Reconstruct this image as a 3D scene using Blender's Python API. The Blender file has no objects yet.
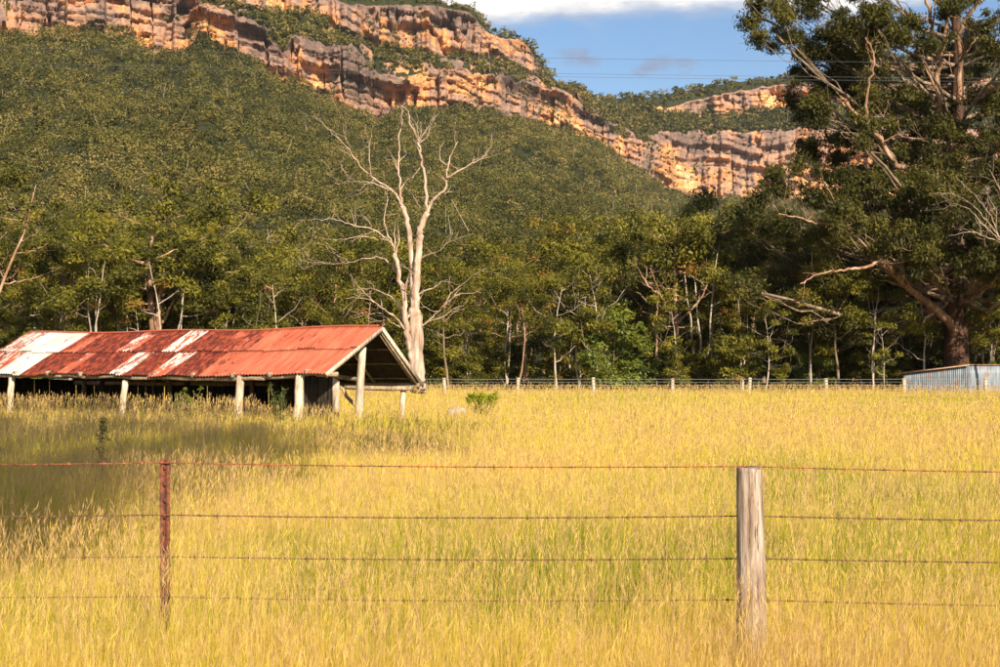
import bpy, math, random
import numpy as np

random.seed(7)
RNG = np.random.default_rng(11)
scene = bpy.context.scene
COL = scene.collection
F = 1374.0          # focal length of the photograph in its pixels
HZ = 371.0          # horizon row
CAMZ = 1.95


def gz(y):
    return 0.003 * np.maximum(y, 0.0)


def at(px, py, Y):
    """world point seen at a pixel of the photograph when it stands Y metres away"""
    return np.array([(px - 500.0) * Y / F, Y, CAMZ + (HZ - py) * Y / F])


# ------------------------------------------------------------------ noise
def vnoise(x, y, seed=0):
    """smooth value noise, 0..1"""
    x = np.asarray(x, dtype=np.float64); y = np.asarray(y, dtype=np.float64)
    xi = np.floor(x).astype(np.int64); yi = np.floor(y).astype(np.int64)
    fx = x - xi; fy = y - yi
    fx = fx * fx * (3 - 2 * fx); fy = fy * fy * (3 - 2 * fy)

    def h(a, b):
        n = (a * 374761393 + b * 668265263 + seed * 144665) & 0xFFFFFFFF
        n = ((n ^ (n >> 13)) * 1274126177) & 0xFFFFFFFF
        n = n ^ (n >> 16)
        return (n & 0xFFFF) / 65535.0
    a = h(xi, yi); b = h(xi + 1, yi); c = h(xi, yi + 1); d = h(xi + 1, yi + 1)
    return (a * (1 - fx) + b * fx) * (1 - fy) + (c * (1 - fx) + d * fx) * fy


def fbm(x, y, seed=0, octv=4):
    s = 0; a = 0.5; t = 0
    for k in range(octv):
        s = s + a * vnoise(x * 2 ** k, y * 2 ** k, seed + k * 17); t += a; a *= 0.5
    return s / t


def hash1(i, seed=0):
    n = (np.asarray(i).astype(np.int64) * 2654435761 + seed * 97531) & 0xFFFFFFFF
    n = ((n ^ (n >> 15)) * 2246822519) & 0xFFFFFFFF
    n = n ^ (n >> 13)
    return (n & 0xFFFF) / 65535.0


# ------------------------------------------------------------------ object helpers
def link(o, parent=None):
    COL.objects.link(o)
    if parent is not None:
        o.parent = parent
    return o


def tag(o, label=None, cat=None, group=None, kind=None):
    if label: o['label'] = label
    if cat: o['category'] = cat
    if group: o['group'] = group
    if kind: o['kind'] = kind
    return o


def empty(name, loc=(0, 0, 0), rz=0.0):
    o = bpy.data.objects.new(name, None)
    o.empty_display_size = 0.3
    o.location = loc; o.rotation_euler = (0, 0, rz)
    return link(o)


def mesh_np(name, V, Fc, mat=None, parent=None, attrs=None, smooth=False, loc=(0, 0, 0), uv=None):
    """V (n,3), Fc (m,4) or (m,3) ints; attrs {name: per-vertex floats}; loc is subtracted from V"""
    V = np.asarray(V, dtype=np.float32) - np.asarray(loc, dtype=np.float32)
    Fc = np.asarray(Fc, dtype=np.int32)
    me = bpy.data.meshes.new(name)
    n, (m, k) = len(V), Fc.shape
    me.vertices.add(n); me.vertices.foreach_set('co', V.ravel())
    me.loops.add(m * k); me.loops.foreach_set('vertex_index', Fc.ravel())
    me.polygons.add(m)
    me.polygons.foreach_set('loop_start', np.arange(0, m * k, k, dtype=np.int32))
    me.polygons.foreach_set('loop_total', np.full(m, k, dtype=np.int32))
    if smooth:
        me.polygons.foreach_set('use_smooth', np.ones(m, dtype=bool))
    me.update(calc_edges=True)
    for a, d in (attrs or {}).items():
        at_ = me.attributes.new(a, 'FLOAT', 'POINT')
        at_.data.foreach_set('value', np.asarray(d, dtype=np.float32))
    if uv is not None:
        l = me.uv_layers.new(name='UVMap')
        l.data.foreach_set('uv', np.asarray(uv, dtype=np.float32)[Fc.ravel()].ravel())
    if mat: me.materials.append(mat)
    o = bpy.data.objects.new(name, me)
    o.location = loc if parent is None else (0, 0, 0)      # a child's mesh is already relative to its thing
    return link(o, parent)


class MB:
    """collects tubes and boxes into one mesh"""
    def __init__(s):
        s.V = []; s.Q = []; s.n = 0; s.T = []

    def add(s, V, Q, tone=0.0):
        V = np.asarray(V, dtype=np.float64)
        s.V.append(V); s.Q.append(np.asarray(Q) + s.n); s.n += len(V)
        s.T.append(np.full(len(V), tone))

    def tube(s, pts, rad, sides=8, tone=0.0, cap=True, rough=0.0):
        pts = np.asarray(pts, dtype=np.float64); n = len(pts)
        rad = np.broadcast_to(np.asarray(rad, dtype=np.float64), (n,))
        tan = np.gradient(pts, axis=0)
        tan /= np.linalg.norm(tan, axis=1)[:, None] + 1e-9
        ref = np.array([0.0, 0.0, 1.0]) if abs(tan[:, 2]).mean() < 0.8 else np.array([1.0, 0.0, 0.0])
        u = np.cross(tan, ref); u /= np.linalg.norm(u, axis=1)[:, None] + 1e-9
        w = np.cross(tan, u)
        th = np.arange(sides) * 2 * math.pi / sides
        r = rad[:, None] * np.ones((n, sides))
        if rough:
            r = r * (1 + rough * (RNG.random((n, sides)) - 0.5) + rough * (RNG.random(sides) - 0.5)[None, :])
        V = pts[:, None, :] + r[:, :, None] * (np.cos(th)[None, :, None] * u[:, None, :] + np.sin(th)[None, :, None] * w[:, None, :])
        V = V.reshape(-1, 3)
        i = np.arange(n - 1)[:, None] * sides; j = np.arange(sides)[None, :]; j2 = (j + 1) % sides
        Q = np.stack([i + j, i + sides + j, i + sides + j2, i + j2], -1).reshape(-1, 4)
        if cap:
            c = len(V); V = np.vstack([V, pts[:1], pts[-1:]])
            q0 = [[c, k, (k + 1) % sides, c] for k in range(sides)]
            # caps as degenerate-free quads: pair neighbouring wedges
            q0 = [[c, (2 * k) % sides, (2 * k + 1) % sides, (2 * k + 2) % sides] for k in range(sides // 2)]
            b = (n - 1) * sides
            q1 = [[c + 1, b + (2 * k + 2) % sides, b + (2 * k + 1) % sides, b + (2 * k) % sides] for k in range(sides // 2)]
            Q = np.vstack([Q, q0, q1])
        s.add(V, Q, tone)
        return s

    def box(s, c, half, ax=None, tone=0.0):
        """ax: 3 unit row vectors"""
        ax = np.eye(3) if ax is None else np.asarray(ax, dtype=float)
        c = np.asarray(c, dtype=float)
        V = []
        for dz in (-1, 1):
            for dx, dy in ((-1, -1), (1, -1), (1, 1), (-1, 1)):
                V.append(c + dx * half[0] * ax[0] + dy * half[1] * ax[1] + dz * half[2] * ax[2])
        Q = [[0, 3, 2, 1], [4, 5, 6, 7], [0, 1, 5, 4], [1, 2, 6, 5], [2, 3, 7, 6], [3, 0, 4, 7]]
        s.add(V, Q, tone)
        return s

    def beam(s, p, q, w, h, tone=0.0, up=(0, 0, 1)):
        p = np.asarray(p, float); q = np.asarray(q, float)
        d = q - p; L = np.linalg.norm(d); d /= L
        u = np.cross(np.asarray(up, float), d); u /= np.linalg.norm(u) + 1e-9
        v = np.cross(d, u)
        return s.box((p + q) / 2, (L / 2, w / 2, h / 2), (d, u, v), tone)

    def build(s, name, mat, parent=None, smooth=False, loc=(0, 0, 0)):
        return mesh_np(name, np.vstack(s.V), np.vstack(s.Q), mat, parent, {'tone': np.concatenate(s.T)}, smooth, loc)


# ------------------------------------------------------------------ materials
def new_mat(name):
    m = bpy.data.materials.new(name); m.use_nodes = True
    nt = m.node_tree; nt.nodes.clear()
    out = nt.nodes.new('ShaderNodeOutputMaterial')
    return m, nt, out


def N(nt, typ, **kw):
    n = nt.nodes.new(typ)
    for k, v in kw.items():
        if k.startswith('i_'):
            key = k[2:]
            key = int(key) if key.isdigit() else key.replace('_', ' ')
            n.inputs[key].default_value = v
        else:
            setattr(n, k, v)
    return n


def ramp(nt, stops, interp='LINEAR'):
    r = nt.nodes.new('ShaderNodeValToRGB')
    r.color_ramp.interpolation = interp
    e = r.color_ramp.elements
    while len(e) > 1: e.remove(e[-1])
    e[0].position = stops[0][0]; e[0].color = (*stops[0][1], 1)
    for p, c in stops[1:]:
        x = e.new(p); x.color = (*c, 1)
    return r


def math_(nt, op, a, b=None, clamp=False):
    n = nt.nodes.new('ShaderNodeMath'); n.operation = op; n.use_clamp = clamp
    for i, v in enumerate((a, b)):
        if v is None: continue
        if isinstance(v, (int, float)): n.inputs[i].default_value = v
        else: nt.links.new(v, n.inputs[i])
    return n.outputs[0]


def mix(nt, fac, a, b, mode='MIX'):
    n = nt.nodes.new('ShaderNodeMixRGB'); n.blend_type = mode
    for i, v in enumerate((fac, a, b)):
        if isinstance(v, (int, float)): n.inputs[i].default_value = v
        elif isinstance(v, tuple): n.inputs[i].default_value = (*v, 1)
        else: nt.links.new(v, n.inputs[i])
    return n.outputs[0]


def attr(nt, name):
    a = nt.nodes.new('ShaderNodeAttribute'); a.attribute_name = name
    return a.outputs['Fac']


def noise(nt, vec, scale, detail=4, rough=0.55, sc=None):
    if sc is not None:
        mp = nt.nodes.new('ShaderNodeMapping'); mp.inputs['Scale'].default_value = sc
        nt.links.new(vec, mp.inputs['Vector']); vec = mp.outputs[0]
    n = nt.nodes.new('ShaderNodeTexNoise')
    n.inputs['Scale'].default_value = scale; n.inputs['Detail'].default_value = detail
    n.inputs['Roughness'].default_value = rough
    nt.links.new(vec, n.inputs['Vector'])
    return n.outputs['Fac']


def leaf_mat(name, stops, transl=0.35, rough=0.5, spec=0.25, objrand=0.0):
    """foliage or grass: colour from the 'tone' of each leaf, some light passes through"""
    m, nt, out = new_mat(name)
    t = attr(nt, 'tone')
    if objrand:
        oi = nt.nodes.new('ShaderNodeObjectInfo')
        t = math_(nt, 'ADD', t, math_(nt, 'MULTIPLY', math_(nt, 'SUBTRACT', oi.outputs['Random'], 0.5), objrand), True)
    r = ramp(nt, stops); nt.links.new(t, r.inputs[0])
    b = N(nt, 'ShaderNodeBsdfPrincipled', i_Roughness=rough)
    b.inputs['Specular IOR Level'].default_value = spec
    nt.links.new(r.outputs[0], b.inputs['Base Color'])
    tr = nt.nodes.new('ShaderNodeBsdfTranslucent'); nt.links.new(r.outputs[0], tr.inputs[0])
    mx = N(nt, 'ShaderNodeMixShader', i_0=transl)
    nt.links.new(b.outputs[0], mx.inputs[1]); nt.links.new(tr.outputs[0], mx.inputs[2])
    nt.links.new(mx.outputs[0], out.inputs[0])
    return m


def wood_mat(name, c1, c2, c3, scale=6.0, stretch=(6, 6, 0.6), rough=0.85, bump=0.3, bscale=0.01):
    m, nt, out = new_mat(name)
    tc = nt.nodes.new('ShaderNodeTexCoord')
    f = noise(nt, tc.outputs['Object'], scale, 6, 0.65, stretch)
    g = noise(nt, tc.outputs['Object'], scale * 0.35, 3, 0.5)
    r = ramp(nt, [(0.3, c1), (0.5, c2), (0.68, c3)]); nt.links.new(f, r.inputs[0])
    r2 = ramp(nt, [(0.35, (0.72, 0.72, 0.72)), (0.65, (1.1, 1.08, 1.05))]); nt.links.new(g, r2.inputs[0])
    c = mix(nt, 1.0, r.outputs[0], r2.outputs[0], 'MULTIPLY')
    b = N(nt, 'ShaderNodeBsdfPrincipled', i_Roughness=rough)
    b.inputs['Specular IOR Level'].default_value = 0.2
    nt.links.new(c, b.inputs['Base Color'])
    bp = N(nt, 'ShaderNodeBump', i_Strength=bump, i_Distance=bscale)
    nt.links.new(f, bp.inputs['Height']); nt.links.new(bp.outputs[0], b.inputs['Normal'])
    nt.links.new(b.outputs[0], out.inputs[0])
    return m


M = {}
M['grass'] = leaf_mat('dry_grass', [(0.0, (0.12, 0.17, 0.015)), (0.22, (0.32, 0.36, 0.025)), (0.45, (0.63, 0.53, 0.05)), (0.68, (0.76, 0.555, 0.10)), (0.85, (0.68, 0.46, 0.17)), (1.0, (0.48, 0.31, 0.17))], 0.4, 0.6, 0.15)
M['gum_leaf'] = leaf_mat('gum_leaf', [(0.0, (0.042, 0.044, 0.008)), (0.4, (0.115, 0.108, 0.015)), (0.78, (0.235, 0.205, 0.024)), (0.88, (0.23, 0.19, 0.025)), (1.0, (0.26, 0.13, 0.03))], 0.3, 0.5, 0.2, 0.35)
M['big_leaf'] = leaf_mat('big_gum_leaf', [(0.0, (0.022, 0.024, 0.006)), (0.5, (0.066, 0.063, 0.012)), (1.0, (0.14, 0.12, 0.02))], 0.25, 0.5, 0.2)
M['bright_leaf'] = leaf_mat('shrub_leaf', [(0.0, (0.05, 0.07, 0.012)), (0.5, (0.12, 0.15, 0.02)), (1.0, (0.21, 0.22, 0.03))], 0.3, 0.45, 0.3, 0.3)
M['hill_leaf'] = leaf_mat('hillside_leaf', [(0.0, (0.024, 0.028, 0.009)), (0.35, (0.062, 0.062, 0.016)), (0.7, (0.155, 0.138, 0.034)), (0.93, (0.27, 0.20, 0.065)), (1.0, (0.42, 0.35, 0.28))], 0.25, 0.6, 0.1)
M['white_bark'] = wood_mat('white_bark', (0.18, 0.14, 0.11), (0.45, 0.37, 0.30), (0.55, 0.48, 0.42), 1.2, (3, 3, 0.8), 0.75, 0.3, 0.03)
M['pink_bark'] = wood_mat('pink_bark', (0.13, 0.065, 0.04), (0.33, 0.19, 0.12), (0.55, 0.40, 0.31), 0.9, (2.5, 2.5, 0.6), 0.75, 0.3, 0.03)
M['grey_bark'] = wood_mat('grey_bark', (0.10, 0.07, 0.05), (0.24, 0.17, 0.12), (0.36, 0.27, 0.20), 1.2, (3, 3, 0.6), 0.85, 0.4, 0.03)
M['dark_bark'] = wood_mat('dark_bark', (0.035, 0.02, 0.014), (0.085, 0.045, 0.03), (0.16, 0.08, 0.05), 0.9, (3, 3, 0.4), 0.9, 0.6, 0.06)
M['post_wood'] = wood_mat('weathered_post_wood', (0.16, 0.115, 0.085), (0.38, 0.31, 0.25), (0.55, 0.47, 0.40), 9, (5, 5, 0.45), 0.85, 0.7, 0.008)
M['shed_wood'] = wood_mat('bleached_shed_timber', (0.22, 0.15, 0.10), (0.52, 0.42, 0.33), (0.68, 0.58, 0.48), 4, (3, 3, 0.5), 0.85, 0.5, 0.015)
M['log_wood'] = wood_mat('old_log', (0.12, 0.085, 0.055), (0.30, 0.22, 0.15), (0.45, 0.35, 0.26), 5, (2, 2, 2), 0.9, 0.5, 0.015)
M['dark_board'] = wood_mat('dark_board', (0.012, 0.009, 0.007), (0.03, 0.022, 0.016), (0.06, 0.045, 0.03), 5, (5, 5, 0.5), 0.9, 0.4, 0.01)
M['fence_wood'] = wood_mat('pale_fence_timber', (0.28, 0.2, 0.13), (0.48, 0.38, 0.27), (0.6, 0.5, 0.38), 5, (4, 4, 0.5), 0.85, 0.3, 0.01)


def metal_mat(name, base, base2, rust, amount, scale=8, metallic=0.0, rough=0.6):
    m, nt, out = new_mat(name)
    tc = nt.nodes.new('ShaderNodeTexCoord')
    f = noise(nt, tc.outputs['Object'], scale, 6, 0.65)
    g = noise(nt, tc.outputs['Object'], scale * 3, 4, 0.6, (3, 3, 0.25))
    r = ramp(nt, [(0.35, base), (0.65, base2)]); nt.links.new(g, r.inputs[0])
    k = ramp(nt, [(max(0.0, amount - 0.06), (1, 1, 1)), (amount + 0.06, (0, 0, 0))]); nt.links.new(f, k.inputs[0])
    c = mix(nt, k.outputs[0], r.outputs[0], rust)
    b = N(nt, 'ShaderNodeBsdfPrincipled', i_Roughness=rough, i_Metallic=metallic)
    nt.links.new(c, b.inputs['Base Color'])
    nt.links.new(b.outputs[0], out.inputs[0])
    return m


M['rust_steel'] = metal_mat('rusted_steel', (0.11, 0.032, 0.013), (0.21, 0.058, 0.022), (0.07, 0.022, 0.011), 0.5, 25, 0, 0.85)
M['barb'] = metal_mat('rusty_wire', (0.11, 0.055, 0.03), (0.20, 0.095, 0.045), (0.08, 0.04, 0.025), 0.5, 30, 0, 0.8)
M['barb_red'] = metal_mat('red_rusty_wire', (0.26, 0.075, 0.03), (0.42, 0.12, 0.04), (0.12, 0.05, 0.03), 0.48, 9, 0, 0.8)
M['far_wire'] = metal_mat('grey_wire', (0.16, 0.16, 0.155), (0.26, 0.26, 0.25), (0.2, 0.14, 0.1), 0.3, 5, 0.0, 0.5)
M['cable'] = metal_mat('power_cable', (0.05, 0.055, 0.06), (0.08, 0.085, 0.09), (0.2, 0.2, 0.2), 0.1, 1, 0.0, 0.6)
M['galv'] = metal_mat('galvanised_iron', (0.08, 0.10, 0.13), (0.24, 0.28, 0.33), (0.24, 0.11, 0.06), 0.37, 1.2, 0.0, 0.5)
M['galv_rust'] = metal_mat('rusted_roof_edge', (0.42, 0.28, 0.18), (0.55, 0.38, 0.24), (0.35, 0.15, 0.07), 0.45, 1.5, 0.0, 0.7)
M['stone'] = metal_mat('pale_stone', (0.32, 0.28, 0.24), (0.45, 0.40, 0.35), (0.2, 0.18, 0.14), 0.4, 4, 0, 0.9)


def roof_mat():
    m, nt, out = new_mat('rusted_painted_iron')
    uv = nt.nodes.new('ShaderNodeUVMap')
    v = uv.outputs[0]
    wh = attr(nt, 'white'); ru = attr(nt, 'rust')
    n1 = noise(nt, v, 1.0, 8, 0.72, (3.2, 0.55, 1))        # streaks that run down the slope
    n2 = noise(nt, v, 1.0, 6, 0.7, (7.0, 2.5, 1))
    n3 = noise(nt, v, 1.0, 4, 0.5, (0.8, 0.8, 1))
    nn = math_(nt, 'ADD', math_(nt, 'MULTIPLY', n1, 0.65), math_(nt, 'MULTIPLY', n2, 0.35))
    # faded red paint
    red = ramp(nt, [(0.35, (0.27, 0.055, 0.028)), (0.5, (0.37, 0.095, 0.050)), (0.65, (0.46, 0.145, 0.085))]); nt.links.new(n1, red.inputs[0])
    wcol = ramp(nt, [(0.3, (0.38, 0.32, 0.28)), (0.6, (0.50, 0.47, 0.45))]); nt.links.new(n3, wcol.inputs[0])
    wm = math_(nt, 'MULTIPLY', math_(nt, 'SUBTRACT', math_(nt, 'ADD', wh, math_(nt, 'MULTIPLY', math_(nt, 'SUBTRACT', nn, 0.5), 4.0)), 0.5), 14, True)
    c = mix(nt, wm, red.outputs[0], wcol.outputs[0])
    rcol = ramp(nt, [(0.40, (0.045, 0.010, 0.008)), (0.5, (0.125, 0.020, 0.010)), (0.60, (0.26, 0.050, 0.018))]); nt.links.new(n2, rcol.inputs[0])
    rn = noise(nt, v, 1.0, 8, 0.75, (2.4, 0.9, 1))
    rm = math_(nt, 'MULTIPLY', math_(nt, 'SUBTRACT', math_(nt, 'ADD', math_(nt, 'MULTIPLY', math_(nt, 'SUBTRACT', n1, 0.5), 0.6), ru), rn), 9, True)
    c = mix(nt, rm, c, rcol.outputs[0])
    b = N(nt, 'ShaderNodeBsdfPrincipled', i_Roughness=0.65)
    b.inputs['Specular IOR Level'].default_value = 0.3
    nt.links.new(c, b.inputs['Base Color']); nt.links.new(b.outputs[0], out.inputs[0])
    return m


M['roof'] = roof_mat()
M['under'] = metal_mat('shade_toned_iron_underside', (0.035, 0.02, 0.014), (0.07, 0.035, 0.022), (0.025, 0.014, 0.01), 0.5, 3, 0, 0.9)  # unpainted iron underside, its colour darkened to hold the shed interior's shade


def ground_mat():
    m, nt, out = new_mat('paddock_soil_and_thatch')
    tc = nt.nodes.new('ShaderNodeTexCoord')
    f = noise(nt, tc.outputs['Object'], 1.4, 8, 0.7)
    g = noise(nt, tc.outputs['Object'], 0.12, 3, 0.5)
    r = ramp(nt, [(0.3, (0.04, 0.035, 0.010)), (0.5, (0.15, 0.12, 0.025)), (0.7, (0.28, 0.21, 0.05))]); nt.links.new(f, r.inputs[0])
    r2 = ramp(nt, [(0.4, (0.7, 0.9, 0.6)), (0.6, (1, 1, 1))]); nt.links.new(g, r2.inputs[0])
    c = mix(nt, 1.0, r.outputs[0], r2.outputs[0], 'MULTIPLY')
    b = N(nt, 'ShaderNodeBsdfPrincipled', i_Roughness=1.0)
    b.inputs['Specular IOR Level'].default_value = 0.0
    nt.links.new(c, b.inputs['Base Color']); nt.links.new(b.outputs[0], out.inputs[0])
    return m


def mountain_mat():
    m, nt, out = new_mat('sandstone_and_scrub')
    tc = nt.nodes.new('ShaderNodeTexCoord'); v = tc.outputs['Object']
    rock = attr(nt, 'rock'); frac = attr(nt, 'frac')
    big = noise(nt, v, 1.0, 3, 0.5, (0.022, 0.010, 0.035))
    streak = noise(nt, v, 1.0, 6, 0.7, (0.09, 0.05, 0.008))
    strata = noise(nt, v, 1.0, 5, 0.65, (0.010, 0.006, 0.24))
    fine = noise(nt, v, 1.0, 6, 0.7, (0.25, 0.12, 0.5))
    # orange where fresh (low on each face), mauve grey where weathered
    s = math_(nt, 'ADD', math_(nt, 'MULTIPLY', big, 1.25), math_(nt, 'MULTIPLY', streak, 0.95))
    s = math_(nt, 'ADD', s, math_(nt, 'MULTIPLY', strata, 0.75))
    s = math_(nt, 'ADD', s, math_(nt, 'MULTIPLY', frac, 0.17))
    spx = nt.nodes.new('ShaderNodeSeparateXYZ'); nt.links.new(v, spx.inputs[0])
    s = math_(nt, 'SUBTRACT', s, 0.045)
    rear = math_(nt, 'MULTIPLY', math_(nt, 'SUBTRACT', spx.outputs['Y'], 1330.0), 1 / 120.0, True)      # the rear wall is fresher rock
    s = math_(nt, 'SUBTRACT', s, math_(nt, 'MULTIPLY', rear, 0.055))
    col = ramp(nt, [(0.52, (0.66, 0.44, 0.25)), (0.56, (0.60, 0.32, 0.13)), (0.60, (0.50, 0.23, 0.10)), (0.635, (0.34, 0.20, 0.14)), (0.69, (0.23, 0.15, 0.125)), (0.76, (0.13, 0.09, 0.08))])
    nt.links.new(math_(nt, 'MULTIPLY', s, 0.44), col.inputs[0])
    st = ramp(nt, [(0.36, (0.35, 0.30, 0.30)), (0.42, (0.92, 0.92, 0.92)), (0.62, (1.2, 1.17, 1.12))]); nt.links.new(strata, st.inputs[0])
    c = mix(nt, 0.8, col.outputs[0], st.outputs[0], 'MULTIPLY')
    fn = ramp(nt, [(0.3, (0.6, 0.58, 0.56)), (0.6, (1.1, 1.1, 1.1))]); nt.links.new(fine, fn.inputs[0])
    c = mix(nt, 0.7, c, fn.outputs[0], 'MULTIPLY')
    veg = ramp(nt, [(0.35, (0.015, 0.018, 0.007)), (0.65, (0.045, 0.047, 0.017))]); nt.links.new(fine, veg.inputs[0])
    k = math_(nt, 'MULTIPLY', math_(nt, 'SUBTRACT', math_(nt, 'ADD', rock, math_(nt, 'MULTIPLY', math_(nt, 'SUBTRACT', fine, 0.5), 0.7)), 0.42), 8, True)
    c = mix(nt, k, veg.outputs[0], c)
    b = N(nt, 'ShaderNodeBsdfPrincipled', i_Roughness=0.95)
    b.inputs['Specular IOR Level'].default_value = 0.1
    nt.links.new(c, b.inputs['Base Color'])
    bp = N(nt, 'ShaderNodeBump', i_Strength=0.5, i_Distance=0.8)
    nt.links.new(math_(nt, 'ADD', strata, fine), bp.inputs['Height']); nt.links.new(bp.outputs[0], b.inputs['Normal'])
    nt.links.new(b.outputs[0], out.inputs[0])
    return m


# ------------------------------------------------------------------ leaves
def leaf_cloud(cent, rad, per, size, flat=0.65, up=0.45, aspect=1.8, droop=0.0, tone=None, tone_var=0.35, shell=0.45, rng=RNG):
    """quads scattered through the upper shells of ellipsoidal clumps.
    cent (K,3), rad (K,), per: leaves per clump (K,) ; size: leaf length (K,) or scalar"""
    cent = np.asarray(cent, float); K = len(cent)
    rad = np.broadcast_to(np.asarray(rad, float), (K,)); per = np.broadcast_to(np.asarray(per), (K,)).astype(int)
    size = np.broadcast_to(np.asarray(size, float), (K,))
    idx = np.repeat(np.arange(K), per); n = len(idx)
    d = rng.normal(size=(n, 3)); d[:, 2] += up; d /= np.linalg.norm(d, axis=1)[:, None]
    d[:, 2] = np.where(d[:, 2] < -0.4, d[:, 2] * 0.6, d[:, 2])
    rr = (shell + (1 - shell) * rng.random(n)) * (0.82 + 0.36 * rng.random(n))
    pos = cent[idx] + d * (rr * rad[idx])[:, None] * np.array([1, 1, flat])
    nr = d * 0.8 + rng.normal(size=(n, 3)) * 0.55 + np.array([0, 0, 0.25])
    nr /= np.linalg.norm(nr, axis=1)[:, None]
    t = rng.normal(size=(n, 3)); t[:, 2] -= droop
    t -= (t * nr).sum(1)[:, None] * nr; t /= np.linalg.norm(t, axis=1)[:, None] + 1e-9
    b = np.cross(nr, t)
    L = (size[idx] * (0.6 + 0.8 * rng.random(n)) * 0.5)[:, None]; W = L / aspect
    V = np.stack([pos - t * L, pos + b * W - t * L * 0.1, pos + t * L, pos - b * W - t * L * 0.1], 1).reshape(-1, 3)
    Q = np.arange(n * 4).reshape(n, 4)
    if tone is None: tone = 0.25 + 0.4 * rng.random(K)
    tone = np.broadcast_to(np.asarray(tone, float), (K,))
    tt = np.clip(tone[idx] + (rng.random(n) - 0.5) * tone_var, 0, 1)
    return V, Q, np.repeat(tt, 4)


# ------------------------------------------------------------------ trees
def curve(p, q, bend, n=6, wob=0.04, rng=RNG):
    p = np.asarray(p, float); q = np.asarray(q, float)
    t = np.linspace(0, 1, n)[:, None]
    L = np.linalg.norm(q - p)
    c = (p + q) / 2 + np.asarray(bend) * L
    P = (1 - t) ** 2 * p + 2 * t * (1 - t) * c + t ** 2 * q
    w = rng.normal(size=(n, 3)) * L * wob; w[0] = 0; w[-1] = 0
    return P + w


def proto_tree(seed, H=14, fork=0.35, spread=0.28, nl=9, clump=0.080, per=190, leaf=0.27, r0=0.17, multi=1, low=0.0, twigs=3, openness=0.0):
    """returns (wood MB, leaves) of one gum tree with its base at the origin"""
    rng = np.random.default_rng(seed)
    wood = MB(); cents = []; rads = []
    for s in range(multi):
        a0 = rng.random() * 6.28
        lean = np.array([math.cos(a0), math.sin(a0), 0]) * H * (0.03 + 0.07 * (multi > 1)) * (0.5 + rng.random())
        top = lean + np.array([0, 0, H * (0.86 + 0.1 * rng.random())])
        tr = curve((0.25 * math.cos(a0) * (multi > 1), 0.25 * math.sin(a0) * (multi > 1), -0.3), top, (rng.normal() * 0.04, rng.normal() * 0.04, 0), 9, 0.006, rng)
        rr = r0 * 0.8 * (1 - np.linspace(0, 1, 9) * 0.85)
        rr[0] *= 1.35
        wood.tube(tr, rr, 7, cap=False)
        n_l = max(3, nl // multi)
        for i in range(n_l):
            f = fork + (0.95 - fork) * (i + rng.random()) / n_l
            k = f * 8; k0 = int(k); base = tr[k0] * (1 - (k - k0)) + tr[min(8, k0 + 1)] * (k - k0)
            ang = a0 + i * 2.4 + rng.normal() * 0.4
            out = H * spread * (0.5 + 0.6 * rng.random()) * (1.15 - 0.65 * max(0, (f - 0.5) / 0.5))
            tip = base + np.array([math.cos(ang) * out, math.sin(ang) * out, H * (0.07 + 0.16 * rng.random())])
            br = curve(base, tip, (0, 0, -0.1), 6, 0.03, rng)
            rb = r0 * 0.42 * (1.1 - f * 0.6)
            wood.tube(br, rb * (1 - np.linspace(0, 1, 6) * 0.75), 5, cap=False)
            for j in range(twigs):
                st = br[3 + j % 3] if twigs > 1 else br[5]
                e = st + rng.normal(size=3) * H * 0.07 + np.array([0, 0, H * 0.045])
                tw = curve(st, e, (0, 0, -0.08), 4, 0.03, rng)
                wood.tube(tw, rb * 0.28 * (1 - np.linspace(0, 1, 4) * 0.6), 4, cap=False)
                if rng.random() > openness:
                    cents.append(e); rads.append(H * clump * (0.7 + 0.6 * rng.random()))
            if rng.random() > openness:
                cents.append(tip); rads.append(H * clump * (0.8 + 0.6 * rng.random()))
        cents.append(top); rads.append(H * clump)
    for i in range(int(low)):
        a = rng.random() * 6.28; r = rng.random() ** 0.5 * H * spread * 0.8
        cents.append([r * math.cos(a), r * math.sin(a), H * (0.1 + 0.35 * rng.random())]); rads.append(H * clump * (0.7 + 0.5 * rng.random()))
    cents = np.array(cents); rads = np.array(rads)
    lv = leaf_cloud(cents, rads, (per * (rads / rads.mean()) ** 2).astype(int), leaf, 0.72, 0.5, 2.3, 0.8, np.where(rng.random(len(cents)) < 0.03, 1.0, 0.05 + 0.72 * rng.random(len(cents))), 0.3, 0.35, rng)
    return wood, lv


def tree_from(name, wood, lv, bark, leafm, loc, label, cat='tree', group=None):
    root = empty(name, loc)
    tag(root, label, cat, group)
    w = wood.build('trunk', bark, root, True)
    c = mesh_np('crown', lv[0], lv[1], leafm, root, {'tone': lv[2]})
    return root


def copy_tree(o, parent=None):
    c = o.copy(); COL.objects.link(c)
    if parent is not None: c.parent = parent
    for ch in list(o.children):
        copy_tree(ch, c)
    return c


def px_path(pts, Y, dy=None, base=(0, 0, 0)):
    P = np.array([at(p[0], p[1], Y + (p[2] if len(p) > 2 else 0)) for p in pts])
    return P - np.asarray(base)


def smooth_path(P, n):
    """Catmull-Rom resample"""
    P = np.asarray(P, float)
    if len(P) < 3:
        t = np.linspace(0, 1, n)[:, None]; return P[0] * (1 - t) + P[-1] * t
    Q = np.vstack([2 * P[0] - P[1], P, 2 * P[-1] - P[-2]])
    out = []
    for k in np.linspace(0, len(P) - 1 - 1e-6, n):
        i = int(k); t = k - i
        a, b, c, d = Q[i], Q[i + 1], Q[i + 2], Q[i + 3]
        out.append(0.5 * ((2 * b) + (-a + c) * t + (2 * a - 5 * b + 4 * c - d) * t * t + (-a + 3 * b - 3 * c + d) * t ** 3))
    return np.array(out)

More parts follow.
